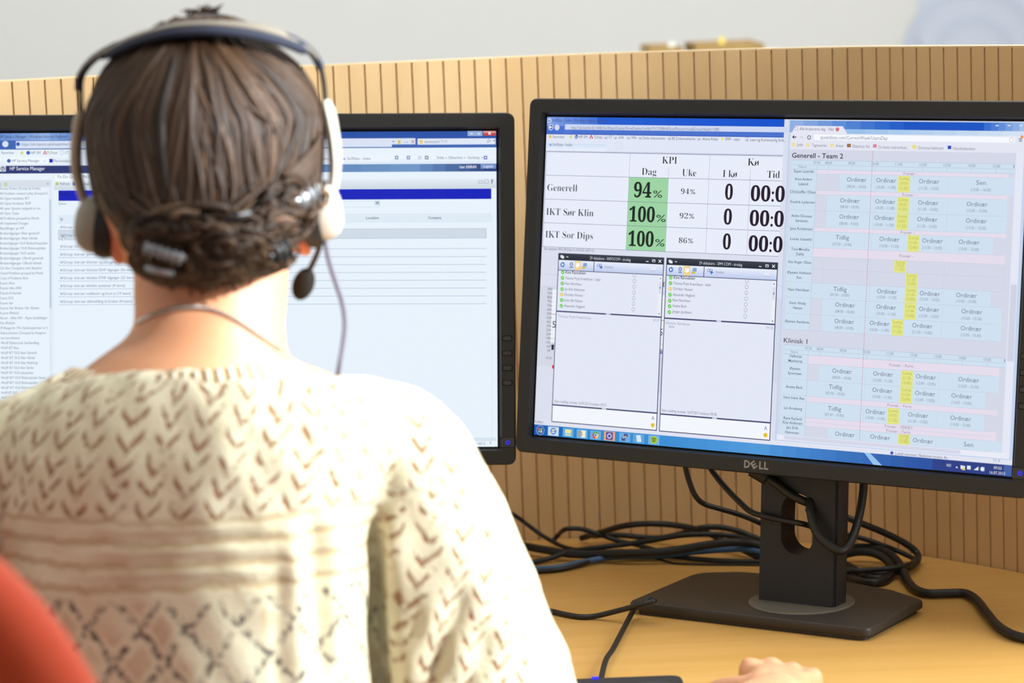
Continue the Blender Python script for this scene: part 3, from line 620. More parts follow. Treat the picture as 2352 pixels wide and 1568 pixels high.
    def head(ya, yb):
        s.rmm(nl, ya, hx, yb, cy_, 17); ym = ya + (yb - ya) * .52; s.rmm(nl, ym - .15, hx, ym + .15, gl, 18); s.rmm(nl, yb - .15, hx, yb + .15, gl, 18); s.rmm(nl, ya - .15, hx, ya + .15, gl, 18)
        T('Navn', nl + 8, nl + 16, yb - 1.2, 2.6, (140, 152, 174), 19, raw=True)
        for t in (7.5, 8, 9, 10, 11, 12, 13, 14, 15): s.rmm(X(t) - .15, ym, X(t) + .15, yb, gl, 18); T('%02d:%02d' % (int(t), 30 if t % 1 else 0), X(t) - 3.4, X(t) + 3.6, ym - 1.1, 2.8, (128, 140, 164), 19, raw=True)
        T('1', hx - 1.5, hx - .6, ym - 1.1, 2.8, (128, 140, 164), 19, raw=True)
    def seg(t0, t1, ya, yb, kind, h0=None):
        fm = lambda t: '%02d:%02d' % (int(t), round((t % 1) * 60)); xa, xb = X(t0), min(X(t1), hx)
        if kind == 'L':
            s.rmm(xa, ya, xb, yb, yl, 19); w = (xb - xa)
            a_, b_ = h0; hh = min((yb - ya) / 3.4, 5.2)
            for k, tt in enumerate(('Lunsj', '(' + a_ + '-', b_ + ')')):
                yy = ya + hh * (k + .82)
                if yy < yb - .2 and yy < ye - .5: T(tt, xa + w * .14, xb - w * .12, yy, 3.0, (180, 174, 84), 20, raw=True)
        else:
            s.rmm(xa, ya, xb, yb, cy_, 17); s.rmm(xa - .12, ya, xa + .12, yb, (190, 206, 226), 18); xm = (xa + xb) / 2; w = {'Ordinær': 20.5, 'Tidlig': 14, 'Sen': 9.4}[kind]
            T(kind, xm - w / 2, xm + w / 2, ya + 6.6, 4.4, tx, 20, raw=True)
            if yb - ya > 13: T('(' + fm(t0) + ' - ' + fm(t1) + ')', xm - 10, xm + 10, yb - 2.9, 2.9, (132, 144, 168), 20, raw=True)
    O, TI, SE = 'Ordinær', 'Tidlig', 'Sen'; A_, B_ = (10 + 55 / 60, ('10:55', '11:25')), (11.5, ('11:30', '12:00'))
    l5 = 13 + 5 / 60
    dayA = [(8, 10, O), (10, 11, O), ('L', A_), (11.5, l5, O), (l5, 15.5, O)]
    dayK = [(8.5, 10, O), (10, 11, O), ('L', A_), (11.5, l5, O), (l5, 16, SE)]
    dayT = [(7.5, 10, TI), (10, 11.5, O), ('L', B_), (12, l5, O), (l5, 15, O)]
    dayV = [(8, 10, O), (10, 11.5, O), ('L', B_), (12, l5, O), (l5, 15.5, O)]
    dayL = [(7.5, 10, TI), (10, 11, O), ('L', A_), (11.5, l5, O), (l5, 15, O)]
    dayJ = [(8.5, 10, O), (10, 11.5, O), ('L', B_), (12, l5, O), (l5, 16, SE)]
    xl_of = lambda y: 1818.5 + (1791 - 1818.5) * (y - 367) / (1000 - 367)
    Yl = lambda y: qy(xl_of(y), y)
    def row(yA, yB, who, what):
        ya, yb = Yl(yA), min(Yl(yB), ye)
        s.rmm(nl, ya, nr, yb, cy_, 17); s.rmm(nl, yb - .12, hx - 10, yb + .12, (186, 198, 216), 20); s.rmm(nr - .12, ya, nr + .12, yb, gl, 18)
        for k, wd in enumerate(who):
            w = len(wd) * 1.62; mid = (nl + nr) / 2; n_ = len(who); yy = (ya + yb) / 2 + 1.1 + (k - (n_ - 1) / 2) * 4.6
            if yy < ye: T(wd, mid - w / 2, mid + w / 2, yy, 2.7, nm, 21, raw=True, weight=.008)
        if isinstance(what, str): s.rmm(nr, ya, X(15.5), yb, pk, 17); w = len(what) * 1.75; T(what, X(11.5) - w / 2, X(11.5) + w / 2, (ya + yb) / 2 + 1.2, 2.7, (150, 138, 160), 20, raw=True); return
        for g in what:
            if g[0] == 'L': t0, h0 = g[1]; seg(11.0 + (t0 > 11.2) * .5, 11.5 + (t0 > 11.2) * .5, ya + .2, yb, 'L', h0)
            else: seg(g[0], g[1], ya + .2, yb - .2, g[2])
        if len(what) == 1:
            for t in (8, 10, 13.08, 15.5): s.rmm(X(t) - .1, ya, X(t) + .1, yb, (192, 198, 216), 18)
    head(Yl(367), Yl(388))
    ys = [388, 397.4, 435.2, 445, 481.6, 519.4, 529, 566.6, 587, 614.6, 646.3, 681.4, 718.6, 755.4]
    rows = [(['Espen Lauvrak'], 'Fravær -'), (['Knut Anders', 'Laland'], dayK), (['Christoffer Olsen'], 'Fravær -'), (['Fredrik Lydersen'], dayA), (['Andre Dinosaur', 'Sørensen'], dayA), (['Jens Kristensen'], 'Fravær -'), (['Lucas Icasatti'], dayT), (['Tone Merethe', 'Dahle'], 'Fravær -'), (['Kim Roger Olsen'], [('L', A_)]), (['Øystein Hofvind-', 'Rom'], [('L', B_)]), (['Hans Henriksen'], dayT), (['Kevin Weiby', 'Hansen'], dayV), (['Øystein Aanderaa'], dayA)]
    for (a, c), (w_, d_) in zip(zip(ys, ys[1:]), rows): row(a, c, w_, d_)
    T('Klinisk 1', 1800, 1854, 786.6, 11, (45, 42, 60), 19, y1=789)
    head(Yl(791), Yl(811.5))
    ys = [811.5, 831.5, 868.4, 905.2, 917.5, 953.6, 964, 973.6, 1004]
    rows = [(['Valbonja', 'Maxharraj'], 'Fravær - Ferie'), (['Øystein', 'Syvertsen'], dayV), (['Anette Bech'], dayT), (['Vera Irene Aas'], 'Fravær - Ferie'), (['Liv Arneberg'], dayL), (['Rene Karlend'], 'Fravær - FERIE!!'), (['Kine Andersen'], 'Fravær - Ferie'), (['Jan Erik', 'Halvorsen'], dayJ)]
    for (a, c), (w_, d_) in zip(zip(ys, ys[1:]), rows): row(a, c, w_, d_)
    xn = X(9.88); y = yp + 1
    while y < ye: s.rmm(xn - .3, y, xn + .3, min(y + 1.2, ye), (205, 120, 150), 21); y += 2.3
    s.rmm(cl, ye, cr, ye + 5.2, (232, 234, 246), 17); s.rmm(cl + 8, ye + .8, cl + 190, ye + 4.4, (212, 214, 232), 18)
    T('Lokalt intranett | Beskyttet modus: Av', 2056, 2176, 1045, 6.2, (90, 94, 120), 4, y1=1053); s.disc((2048, 1040), 1.6, (60, 80, 190), 4); T('75 %', 2280, 2297, 1059, 6, (120, 124, 148), 4)
    return s

# ---- picture on the left-hand screen
LS, LX0, LY0 = 2.2368, -18.2, 304.2
def qL(px, py): return ((px - LX0 - .0045 * (py - 665)) / LS, (py - 306.3 + .0045 * (px + 18.2)) / LS)
def left_picture():
    s = Screen(qL); T = s.text; gy = (95, 105, 130); tx = (105, 118, 145); pg = (231, 242, 252)
    s.rmm(0, 0, 518.4, 324, pg, 0)
    s.gmm(0, 0, 60, 7.4, (95, 135, 205), (150, 180, 230), 1, 6); s.gmm(60, 0, 130, 7.4, (130, 165, 222), (38, 78, 160), 1, 8); s.gmm(130, 0, 518.4, 7.4, (36, 76, 160), (40, 82, 166), 1, 4)
    s.rmm(0, 7.4, 518.4, 16.8, (60, 100, 178), 1); s.rect(36, 324, 900, 337.5, (214, 226, 246), 2); s.rect(745, 318.4, 954, 331.5, (216, 226, 244), 3); s.rect(959, 318.4, 1138, 331.5, (222, 231, 247), 3)
    T('HP Service Manager - Windows Internet Explorer', -1, 154, 317.6, 7.5, (55, 70, 110)); T('https://sds-hpsmo.sykehuspartner.no', 49, 168, 334.5, 7, (100, 110, 140))
    s.disc((12, 331), 3.2, (214, 224, 244), 3); s.disc((-4, 331), 3.6, (60, 95, 180), 3); s.disc((41, 331), 2, (50, 90, 190), 3)
    for x, c in ((1083, (190, 205, 232)), (1100, (190, 205, 232))): s.rect(x - 9, 301, x + 8, 312.5, (150, 175, 220), 3); s.rect(x - 3, 306, x + 3, 308, (240, 244, 252), 4)
    s.rect(1110, 301, 1139, 311.5, (196, 70, 72), 3); s.rect(1110, 301, 1139, 305.5, (222, 150, 150), 4); s.line((1122, 303), (1127, 309), .8, (250, 250, 252), 5); s.line((1127, 303), (1122, 309), .8, (250, 250, 252), 5)
    s.poly([(901, 324), (906, 324), (903.5, 327)], (60, 70, 100), 4); s.rect(914, 322, 920, 330, (225, 190, 80), 4); s.line((945, 322), (951, 329), .6, (200, 70, 90), 4); s.line((951, 322), (945, 329), .6, (200, 70, 90), 4); T('++', 929, 937, 329, 5, (80, 120, 190))
    s.rect(963, 321, 971, 330, (240, 200, 120), 4); T('skattetabell 7115', 975, 1027, 328.5, 7, (130, 138, 160)); s.ring((1123, 323), 1.5, .4, (100, 120, 160), 4); s.line((1121.4, 325), (1118.4, 328), .5, (100, 120, 160), 4); s.poly([(1132, 322), (1137, 322), (1134.5, 325)], (70, 80, 110), 4)
    T('Favoritter', 3, 33, 354, 7, gy); T('HP SM', 71, 93, 354, 7, gy); T('TLFstat', 107, 132, 354, 7, gy); T('CT', 149, 158, 354, 7, gy); s.disc((50, 351), 1.7, (215, 220, 120), 3); s.disc((64.5, 351), 2, (60, 95, 190), 3); s.poly([(98, 354.5), (103, 345), (108, 354.5)], (210, 70, 90), 3); s.poly([(101, 353.5), (103, 349), (105, 353.5)], pg, 4); s.frame((138, 346), (145, 355), .3, (150, 160, 180), 3)
    s.gmm(0, 25.2, 518.4, 33.4, (238, 246, 254), (222, 233, 247), 1, 3, True); s.rect(12, 361.5, 110, 376.5, (240, 247, 254), 2); s.rect(112, 361.5, 400, 376.5, (228, 238, 249), 2); s.disc((20, 369.5), 2, (60, 95, 190), 3)
    T('HP Service Manager', 27, 91, 372.5, 7, gy); T('x', 100, 104, 372, 6, (140, 150, 170)); s.rect(113, 365, 121, 373.5, (10, 25, 180), 3); T('Personalportal', 123, 174, 372.5, 7, gy)
    s.rect(782, 357, 898, 371, (236, 243, 252), 2); T('Sm9Stats - Index', 798, 851, 367.3, 7, gy); T('e', 788, 794, 367.5, 8, (40, 100, 200)); T('tinua', 740, 758, 367, 6.5, gy)
    for txt, a, c in (('Side', 1003, 1020), ('Sikkerhet', 1030, 1063), ('Verktøy', 1074, 1102)): T(txt, a, c, 365, 7, gy); s.poly([(c + 3, 361.5), (c + 7, 361.5), (c + 5, 364)], gy, 5)
    for x, c in ((911, (110, 130, 180)), (938, (110, 130, 180)), (964, (200, 206, 222)), (980, (110, 115, 130)), (1115, (50, 80, 190))): s.rect(x - 4, 358, x + 4, 366, c, 4); s.rect(x - 2, 360, x + 2, 364, (222, 230, 245), 5)
    s.gmm(0, 33.4, 200, 41.4, (38, 50, 110), (46, 62, 122), 2, 5); s.gmm(200, 33.4, 440, 41.4, (70, 110, 170), (112, 152, 198), 2, 8); s.gmm(440, 33.4, 518.4, 41.4, (100, 140, 190), (34, 56, 118), 2, 6)
    T('HP Service Manager', 22.5, 103, 391.3, 9, (238, 242, 250)); s.rect(-2, 381, 13, 394, (225, 230, 242), 3); s.disc((6, 387.5), 2.5, (120, 130, 150), 4); T('hp', 3, 9.5, 390.5, 6, (235, 240, 250), 6)
    T('User: KINRAN', 1055, 1094, 386.6, 7, (230, 236, 248), weight=.015); s.rect(1104, 376.6, 1139, 387, (120, 150, 205), 3); T('Logout', 1111, 1132, 385, 7, (240, 244, 252))
    # list on the left
    s.rect(-18, 414, 118, 430, (214, 222, 232), 1); s.rect(112, 432, 120, 920, (222, 232, 244), 1); s.rect(112.5, 458, 118.5, 708, (192, 206, 226), 2); s.rect(119.5, 400, 124, 1000, (222, 234, 246), 1); T('«', 107, 112, 424, 6, (90, 100, 130)); s.rect(9, 419, 17, 428, (190, 215, 170), 3); s.rect(-4, 420, 2, 427, (190, 200, 215), 3)
    items = ['Access Orders (Group by Order)', 'All Incidents created today (Gouped b', 'All Open Incidents IKT', 'All Open Incidents SIHF', 'All open Quotes assigned to me', 'All Open Tasks', 'All Problems grouped by Month', 'All Unplanned Changes', 'Bestillinger pr HF', 'Brukertilganger Aker generell', 'Brukertilganger Aker klinisk', 'Brukertilganger OUS Radiumhospitalet', 'Brukertilganger OUS Rikshospitalet', 'Brukertilganger OUS samlet', 'Brukertilganger Ullevål generell', 'Brukertilganger Ullevål klinisk', 'CIs Not Compliant with Baseline', 'Closed Problems grouped by Month', 'Copy of Problems Ahus', 'E-post Ahus', 'E-post Alle (HR)', 'E-post Innlandet', 'E-post OUS', 'E-post Sør', 'E-post Sør Bruker Har Sluttet', 'E-post Østfold', 'Excel - (Alle HF) - Åpne bestillinger', 'Fax Østfold', 'IP-Range for Win Sykehuspartner er h', 'Køkoordinator (Grouped by Assignme', 'Lev koordinator', 'WinSP Elektronisk Samhandling', 'WinSP IKT Ahus', 'WinSP IKT OUS Aker Generell', 'WinSP IKT OUS Aker Klinisk', 'WinSP IKT OUS Aker Radiologi', 'WinSP IKT OUS Aker Samlet', 'WinSP IKT OUS Labsystemer', 'WinSP IKT OUS Rikshospitalet Gener', 'WinSP IKT OUS Rikshospitalet', 'WinSP IKT OUS Rikshospitalet', 'WinSP IKT OUS', 'WinSP IKT', 'WinSP']
    for i, t in enumerate(items): T(t, -1 + i * .08, -1 + min(len(t) * 3.12, 110), 435.8 + 11.44 * i, 6.4, tx)
    # right pane
    s.rect(124.6, 400, 190, 416, (222, 234, 244), 1); s.rect(125.4, 401, 280, 416, (240, 248, 254), 2); T('To Do Queue: My Group', 131, 228, 409, 6.5, (80, 90, 115)); s.grad(124, 415, 1139, 432, (228, 236, 243), (205, 216, 226), 1, 4, True)
    T('Refresh', 138, 160, 425, 6.6, gy); s.disc((131, 422), 1.8, (190, 205, 110), 4); T('Change My Ass', 177, 240, 425, 6.6, gy); s.rect(167, 418, 174, 426, (80, 90, 180), 4); T('?', 1127.5, 1133, 421.5, 10, (110, 125, 155), weight=.03); s.frame((1099, 415), (1109, 421), .5, (150, 162, 185), 4); s.frame((1113, 413), (1122, 421), .5, (150, 162, 185), 4)
    s.rect(134, 437.5, 1128.5, 457, (2, 26, 186), 3); T('To Do', 135.5, 159, 449, 8, (10, 14, 60), 5); T('Queue:', 134, 152.5, 470, 6, tx)
    s.frame((300, 465), (872, 475.5), .3, (190, 205, 220), 2); s.rect(861, 461, 872, 471, (190, 208, 226), 3); s.poly([(863.5, 464.5), (869.5, 464.5), (866.5, 468)], (80, 100, 140), 4)
    s.rect(134, 495, 1128, 509, (222, 235, 246), 1); s.frame((134, 495), (1128, 509), .25, (202, 216, 230), 2); T('ID', 138.5, 144.5, 507, 6.4, (70, 80, 105), 5, weight=.01); T('Location', 841, 870, 503.2, 6.4, (70, 80, 105), weight=.01); T('Company', 983, 1014, 503, 6.4, (70, 80, 105), weight=.01)
    s.rect(134, 529, 1117, 546.5, (206, 218, 230), 2); s.frame((134, 529), (1117, 546.5), .35, (160, 178, 198), 3)
    gl = ['', ' sør', ' dips (15 items)', ' generell brukerpleie (17 items)', ' klienter og pålogging (51 items)', ' kliniske SSHF tilganger (56 items)', ' kliniske STHF tilganger (22 items)', ' kliniske systemer (9 items)', ' mailbesch og kont st (19 items)', ' tilbmelding til bruker (4 items)']
    for i, t in enumerate(gl):
        yb = [524.5, 543, 568.5, 587][i] if i < 4 else 587 + 18.05 * (i - 3); t = 'Group: bsit-sør' + t if i > 1 else 'Group: bsit' + t
        T(t, 144.5, 144.5 + len(t) * 3.32, yb, 6.4, (120, 134, 160), weight=.006); s.rect(138.5, yb - 5, 143, yb, (170, 184, 205), 4)
        if i > 1: s.line((134, yb + 4.5), (1117, yb + 2.2), .42, (150, 172, 200), 3)
    s.poly([(143.5, 541), (143.5, 552), (146.5, 549.5), (149.5, 551)], (250, 250, 252), 7); s.line((143.5, 541), (149.5, 549.5), .4, (60, 65, 80), 8); s.line((143.5, 541), (143.5, 552), .4, (60, 65, 80), 8)
    s.line((1130, 496), (1130, 1012), .3, (205, 220, 234), 2); s.rect(124, 1009, 1139, 1012, (214, 228, 240), 2); s.line((-18, 1014), (1141, 1011.5), .4, (190, 205, 220), 3)
    T('100 %', 1096.5, 1115, 1021.5, 6.6, (120, 128, 145)); s.poly([(1124.5, 1016), (1129, 1016), (1126.7, 1019)], (60, 66, 85), 5)
    return s

# ------------------------------------------------------------------ monitors
M_BEZ = plain('matt_black_bezel', (32, 32, 31), 0.48, 0.4, grain=0.12, gscale=3000, vary=0.04)
M_STEM = plain('dark_slate_stem', (34, 35, 38), 0.5, 0.35, grain=0.08, gscale=3000)
M_DISC = plain('grey_swivel_disc', (98, 92, 80), 0.5, 0.4, grain=0.08, gscale=3000)
M_BASE = plain('black_base_plastic', (52, 46, 40), 0.5, 0.45, grain=0.15, gscale=3500)
M_LOGO = plain('silver_logo_metal', (150, 148, 142), 0.35, 0.5, metal=0.6)
M_LED = glow('blue_led', (40, 40, 255), 1.6)
M_BTN = plain('button_plastic', (46, 45, 45), 0.4, 0.45)
M_GAP = plain('button_gap', (14, 14, 14), 0.8, 0.1)
BASE_POLY = [(-158, -68), (104, -68), (104, 58), (60, 82), (-20, 100), (-118, 90), (-156, 68)]

def monitor(label, Rm, C, disc, base_shift, lean, picture):
    """Rm columns: panel right, up, towards viewer (world).  C centre of the lit screen.  disc = foot point on the desk."""
    X, U, Nv = Rm[:, 0], Rm[:, 1], Rm[:, 2]
    K = lambda u, v, w: C + (X * u + U * v + Nv * w) / 1000
    yaw = math.atan2(X[1], X[0])
    t = empty('monitor', (disc[0], disc[1], DESK_Z), yaw); tag(t, label, 'monitor', 'office monitors')
    bpy.context.view_layer.update()
    def rr(a, b_, r, seg=7): return [(p[0], p[1]) for p in rounded([(-a, -b_), (a, -b_), (a, b_), (-a, b_)], r, seg)]
    a, h = 278, 180.5
    def loop(a_, b_, r, w): return [K(x, y, w) for x, y in rr(a_, b_, r)]
    # front frame with a chamfered inner lip
    b = MB(); b.loft([loop(a - 1, h - 1, 8, -16), loop(a, h, 9, -14), loop(a, h, 9, 3.4), loop(a - 1.2, h - 1.2, 8, 5), loop(259.2 + 4.4, 162 + 4.0, 3, 5), loop(259.2 + 1.8, 162 + 1.8, 1.2, 0.4), loop(259.2 + 1.8, 162 + 1.8, 1.2, -2)], caps=False)
    done('bezel', b, M_BEZ, t, smooth=50)
    # rear housing
    b = MB(); b.loft([loop(a - 2, h - 2, 9, -15), loop(a - 3, h - 3, 10, -32), loop(a - 40, h - 30, 20, -44), loop(130, 100, 20, -50), loop(128, 98, 20, -56)])
    done('rear_housing', b, M_BLACK, t, smooth=40)
    # dark edge of the panel, then the lit picture
    b = MB(); b.box((-261, -163.8, -3), (261, 163.8, -0.9), frame=K); scr = done('panel_border', b, M_GAP, t, smooth=0)
    s = picture(); s.build('lit_screen', lambda x, y, l: K(x - 259.2, 162 - y, -0.8 + l * 0.035), t)['label'] = 'lit screen picture'
    # buttons up the right-hand side of the frame
    for k in range(4):
        y = -96.5 + 15.2 * k; b = MB()
        st = [(p[0], p[1]) for p in rounded([(-4.6, -2.3), (4.6, -2.3), (4.6, 2.3), (-4.6, 2.3)], 2.2, 6)]
        b.loft([[K(269.5 + x * 1.16, y + v * 1.22, 5.06) for x, v in st], [K(269.5 + x * 1.1, y + v * 1.15, 5.1) for x, v in st]], mi=1)
        b.loft([[K(269.5 + x, y + v, 4.8) for x, v in st], [K(269.5 + x * .94, y + v * .9, 5.7) for x, v in st]], mi=0)
        done('menu_button', b, [M_BTN, M_GAP], t)
    y = -159.5 + 2
    b = MB(); b.box((261.8, y - 5.4, 4.9), (276.8, y + 5.4, 5.08), mi=1, frame=K); b.box((262.3, y - 4.9, 4.9), (276.6, y + 4.9, 5.3), mi=0, frame=K); pb = done('power_button', b, [M_BTN, M_GAP], t, smooth=0)
    b = MB(); A = np.radians(np.linspace(125, 415, 18))
    b.loft([[K(269.6 + r * math.cos(q), y + r * math.sin(q), w) for r, w in ((1.5, 5.32), (1.5, 5.42), (2.2, 5.42), (2.2, 5.32))] for q in A]); b.box((269.3, y + .4, 5.32), (269.9, y + 2.5, 5.42), frame=K)
    done('power_symbol', b, M_LED, pb, smooth=0)['label'] = 'glowing blue power symbol'
    # maker's lettering
    b = MB()
    for ch, x0, w in (('D', -13.2, 6.4), ('L', 3.2, 4.6), ('L', 8.6, 4.6)):
        v, f = glyphs(ch, .035); lo, hi = v[:, 0].min(), v[:, 0].max(); sc = w / (hi - lo)
        b.add([K(x0 + (p[0] - lo) * sc, -175.2 + p[1] * 7.4 / .73, 5.12) for p in v], f)
    v, f = glyphs('E', .035); lo, hi = v[:, 0].min(), v[:, 0].max()
    for_p = [((p[0] - lo) * 5.4 / (hi - lo) - 2.7, p[1] * 7 / .73 - 3.5) for p in v]; ca, sa = math.cos(math.radians(38)), math.sin(math.radians(38))
    b.add([K(-2.6 + x * ca - y_ * sa, -171.6 + x * sa + y_ * ca, 5.14) for x, y_ in for_p], f)
    done('maker_logo', b, M_LOGO, t, smooth=0)['label'] = 'silver maker lettering'
    # stem with its oval cable hole, leaning back
    cy, sy = math.cos(yaw), math.sin(yaw); ex = V3((cy, sy, 0)); ey = V3((-sy, cy, 0)); D = V3((disc[0], disc[1], DESK_Z))
    upv = V3((0, 0, 1)) + ey * math.tan(lean); S = lambda u, v, z: D + ex * u / 1000 + ey * v / 1000 + upv * z / 1000
    hw, th = 40, 15; hc = 92; hh, hr = 30, 17.5; ztop = 300
    n = 40; A = np.linspace(0, 2 * math.pi, n, endpoint=False); inn = []; out = []
    for q in A:
        x, z = hr * math.cos(q), hr * math.sin(q); z += math.copysign(hh - hr, math.sin(q)) if abs(math.sin(q)) > 1e-6 else 0
        inn.append((x, z + hc)); c_, s_ = math.cos(q), math.sin(q); k = 1 / max(abs(c_), abs(s_)); out.append((hw * c_ * k, hc + 48 * s_ * k))
    b = MB(); fr = [S(x, -th, z) for x, z in inn]; fo = [S(x, -th, z) for x, z in out]; br = [S(x, th, z) for x, z in inn]; bo = [S(x, th, z) for x, z in out]
    b.add(fo + fr + br + bo, [(i, (i + 1) % n, n + (i + 1) % n, n + i) for i in range(n)] + [(n + i, n + (i + 1) % n, 2 * n + (i + 1) % n, 2 * n + i) for i in range(n)] + [(2 * n + i, 2 * n + (i + 1) % n, 3 * n + (i + 1) % n, 3 * n + i) for i in range(n)] + [(3 * n + i, 3 * n + (i + 1) % n, (i + 1) % n, i) for i in range(n)])
    b.box((-hw, -th, 10), (hw, th, hc - 48), frame=S); b.box((-hw, -th, hc + 48), (hw, th, ztop), frame=S)
    b.box((-hw - 2, -th + 4, 12), (-hw, th - 4, ztop), frame=S); b.box((hw, -th + 4, 12), (hw + 2, th - 4, ztop), frame=S)
    done('stem', b, M_STEM, t, smooth=30)
    top = S(0, 0, ztop); q = K(0, 0, -54)
    b = MB(); b.box((-50, -45, -60), (50, 45, -52), frame=K); b.tube([S(-34, 0, ztop - 22), S(34, 0, ztop - 22)], .014, 16); b.tube([S(0, 0, ztop - 22), K(0, -5, -56)], .022, 14)
    done('hinge', b, M_BLACK, t)
    b = MB(); R_ = .052; rg = lambda r, z: [D + V3((r * math.cos(q_), r * math.sin(q_), z)) for q_ in np.linspace(0, 2 * math.pi, 48, endpoint=False)]
    b.loft([rg(R_, .010), rg(R_, .0138), rg(R_ - .001, .0145)]); done('swivel_disc', b, M_DISC, t)['label'] = 'grey round swivel plate'
    b = MB(); bp = [(p[0] + base_shift[0], p[1] + base_shift[1]) for p in BASE_POLY]; rp = rounded(bp, [8, 10, 9, 30, 60, 40, 24], 7)
    G = lambda sc, z: [D + ex * (p[0] - base_shift[0]) * sc / 1000 + ey * (p[1] - base_shift[1]) * sc / 1000 + ex * base_shift[0] / 1000 + ey * base_shift[1] / 1000 + V3((0, 0, z)) for p in rp]
    b.loft([G(.95, 0), G(.95, .0045), G(.992, .0048), G(1, .006), G(1, .0105), G(.99, .0125), G(.98, .0130)]); done('base', b, M_BASE, t, smooth=30)
    return t, K, S

# right-hand monitor: pose recovered from its four screen corners
def pose(corners, w=(0.025, 0.576, 0.051), t=(0.2458, -0.0523, 2.5218)):
    K_ = np.array([[0, -w[2], w[1]], [w[2], 0, -w[0]], [-w[1], w[0], 0]]); th = np.linalg.norm(w); k = K_ / th
    R_ = np.eye(3) + math.sin(th) * k + (1 - math.cos(th)) * k @ k
    B = np.array([C_RT, -C_UP, C_FW]).T
    Rw = B @ R_; return np.array([Rw[:, 0], -Rw[:, 1], -Rw[:, 2]]).T, CAM + B @ np.array(t)
RmR, CR = pose(RC)
discR = on(1841, 1382, DESK_Z + .013)
mon_r, KR, SR = monitor('right black monitor turned to the left showing a green statistics table and roster', RmR, CR, discR, (0, 0), math.radians(5.7), right_picture)
Zl = F_PX / LS / 1000
th_ = -.0045
Xl, Ul, Nl = C_RT * math.cos(th_) - C_UP * math.sin(th_), C_UP * math.cos(th_) + C_RT * math.sin(th_), -C_FW
CL = CAM + ray(LX0 + 259.2 * LS, 301.1 + 362.05 + 2.6) * Zl
RmL = np.array([Xl, Ul, Nl]).T
dl = CL + V3((0, .058, 0))
mon_l, KL, SL = monitor('left black monitor behind the sitter facing straight on with a service list', RmL, CL, (dl[0], dl[1], 0), (26, -12), math.radians(5.7), left_picture)

# ------------------------------------------------------------------ cables and the small device on the desk
M_CABLE = plain('black_cable_rubber', (30, 28, 26), 0.45, 0.4, vary=0.05)
M_BLUE = plain('blue_network_cable', (58, 92, 128), 0.45, 0.4)
def cable(pts, r, label, m=None, group='cables behind the right monitor', seg=10):
    """pts: (px, py, h) h = height of the cable's centre above the desk in mm, or ('d', px, py, depth) or a world point"""
    P = []
    for p in pts:
        if isinstance(p, np.ndarray): P.append(p)
        elif p[0] == 'd': P.append(at(p[1], p[2], p[3]))
        else: P.append(on(p[0], p[1], DESK_Z + max(p[2], r * 1000 + .3) / 1000))
    b = MB(); b.tube(spline(P, 9), r, seg)
    return tag(done('cable', b, m or M_CABLE, smooth=80), label, 'cable', group)
c6 = lambda x, y: (1150 + x / 3.028, 1050 + y / 3.028)
c7 = lambda x, y: (1650 + x / 2.97, 1040 + y / 2.97)
def C6(*p): return [(*c6(x, y), h) for x, y, h in p]
def C7(*p): return [(*c7(x, y), h) for x, y, h in p]
cable(C6((-120, 300, 60), (40, 370, 45), (150, 440, 30), (300, 550, 12), (440, 622, 5), (560, 645, 4), (700, 655, 3), (850, 650, 3)), .0024, 'thin black cable slanting down to the desk beside the white sleeve')
cable(C6((360, 585, 6), (400, 540, 12), (440, 505, 24), (490, 495, 26), (570, 500, 24), (680, 535, 18), (800, 575, 12), (920, 602, 8), (1060, 640, 5), (1250, 690, 3), (1400, 710, 3), (1600, 722, 3), (1900, 728, 3)), .0027, 'black cable with a small hump near the partition, lowest of the bundle at the stem')
cable(C6((560, 562, 5), (620, 545, 10), (700, 520, 20), (850, 478, 34), (1000, 462, 38), (1150, 466, 36), (1300, 486, 30), (1430, 522, 22), (1560, 590, 12), (1680, 642, 8), (1780, 690, 5), (1900, 735, 5)), .0033, 'black cable in the highest arch of the bundle against the partition')
cable(C6((640, 548, 8), (720, 541, 9), (850, 543, 9), (980, 556, 7), (1100, 560, 7), (1200, 545, 12), (1300, 515, 22), (1400, 490, 28), (1520, 486, 28), (1650, 512, 24), (1760, 556, 18), (1920, 615, 12)), .0032, 'black cable lying along the foot of the partition and rising to the right')
cable(C6((60, 745, 3), (200, 732, 3), (330, 706, 5), (480, 657, 10), (650, 630, 14), (850, 606, 17), (1050, 577, 22), (1250, 543, 28), (1450, 535, 28), (1650, 552, 24), (1780, 590, 16), (1920, 640, 10)), .0030, 'black cable rising in a long flat curve in front of the other cables')
cable(C6((-20, 580, 12), (140, 612, 10), (300, 642, 9), (480, 671, 8), (650, 674, 9), (850, 667, 12), (1050, 661, 13), (1250, 641, 15), (1450, 607, 20), (1620, 590, 22), (1760, 602, 18), (1930, 665, 10)), .0046, 'thick black cable running the whole width of the bundle beside the sleeve')
cable(C6((80, 785, 4), (230, 778, 4), (400, 765, 4), (600, 722, 5), (800, 690, 6), (1100, 683, 6), (1350, 657, 9), (1600, 640, 12), (1720, 642, 12), (1930, 685, 8)), .0033, 'blue network cable among the black cables on the desk', M_BLUE)
cable(C6((90, 800, 3), (230, 794, 3), (400, 780, 3), (560, 742, 4), (680, 702, 5), (800, 688, 4), (1000, 690, 3), (1150, 682, 3), (1250, 690, 3)), .0028, 'black cable lying alongside the blue network cable')
cable(C6((1000, 690, 1.5), (1100, 705, 1.5), (1200, 735, 1.5), (1350, 742, 1.5), (1600, 745, 1.5), (1900, 748, 1.5)), .0012, 'very thin dark wire in front of the cable bundle')
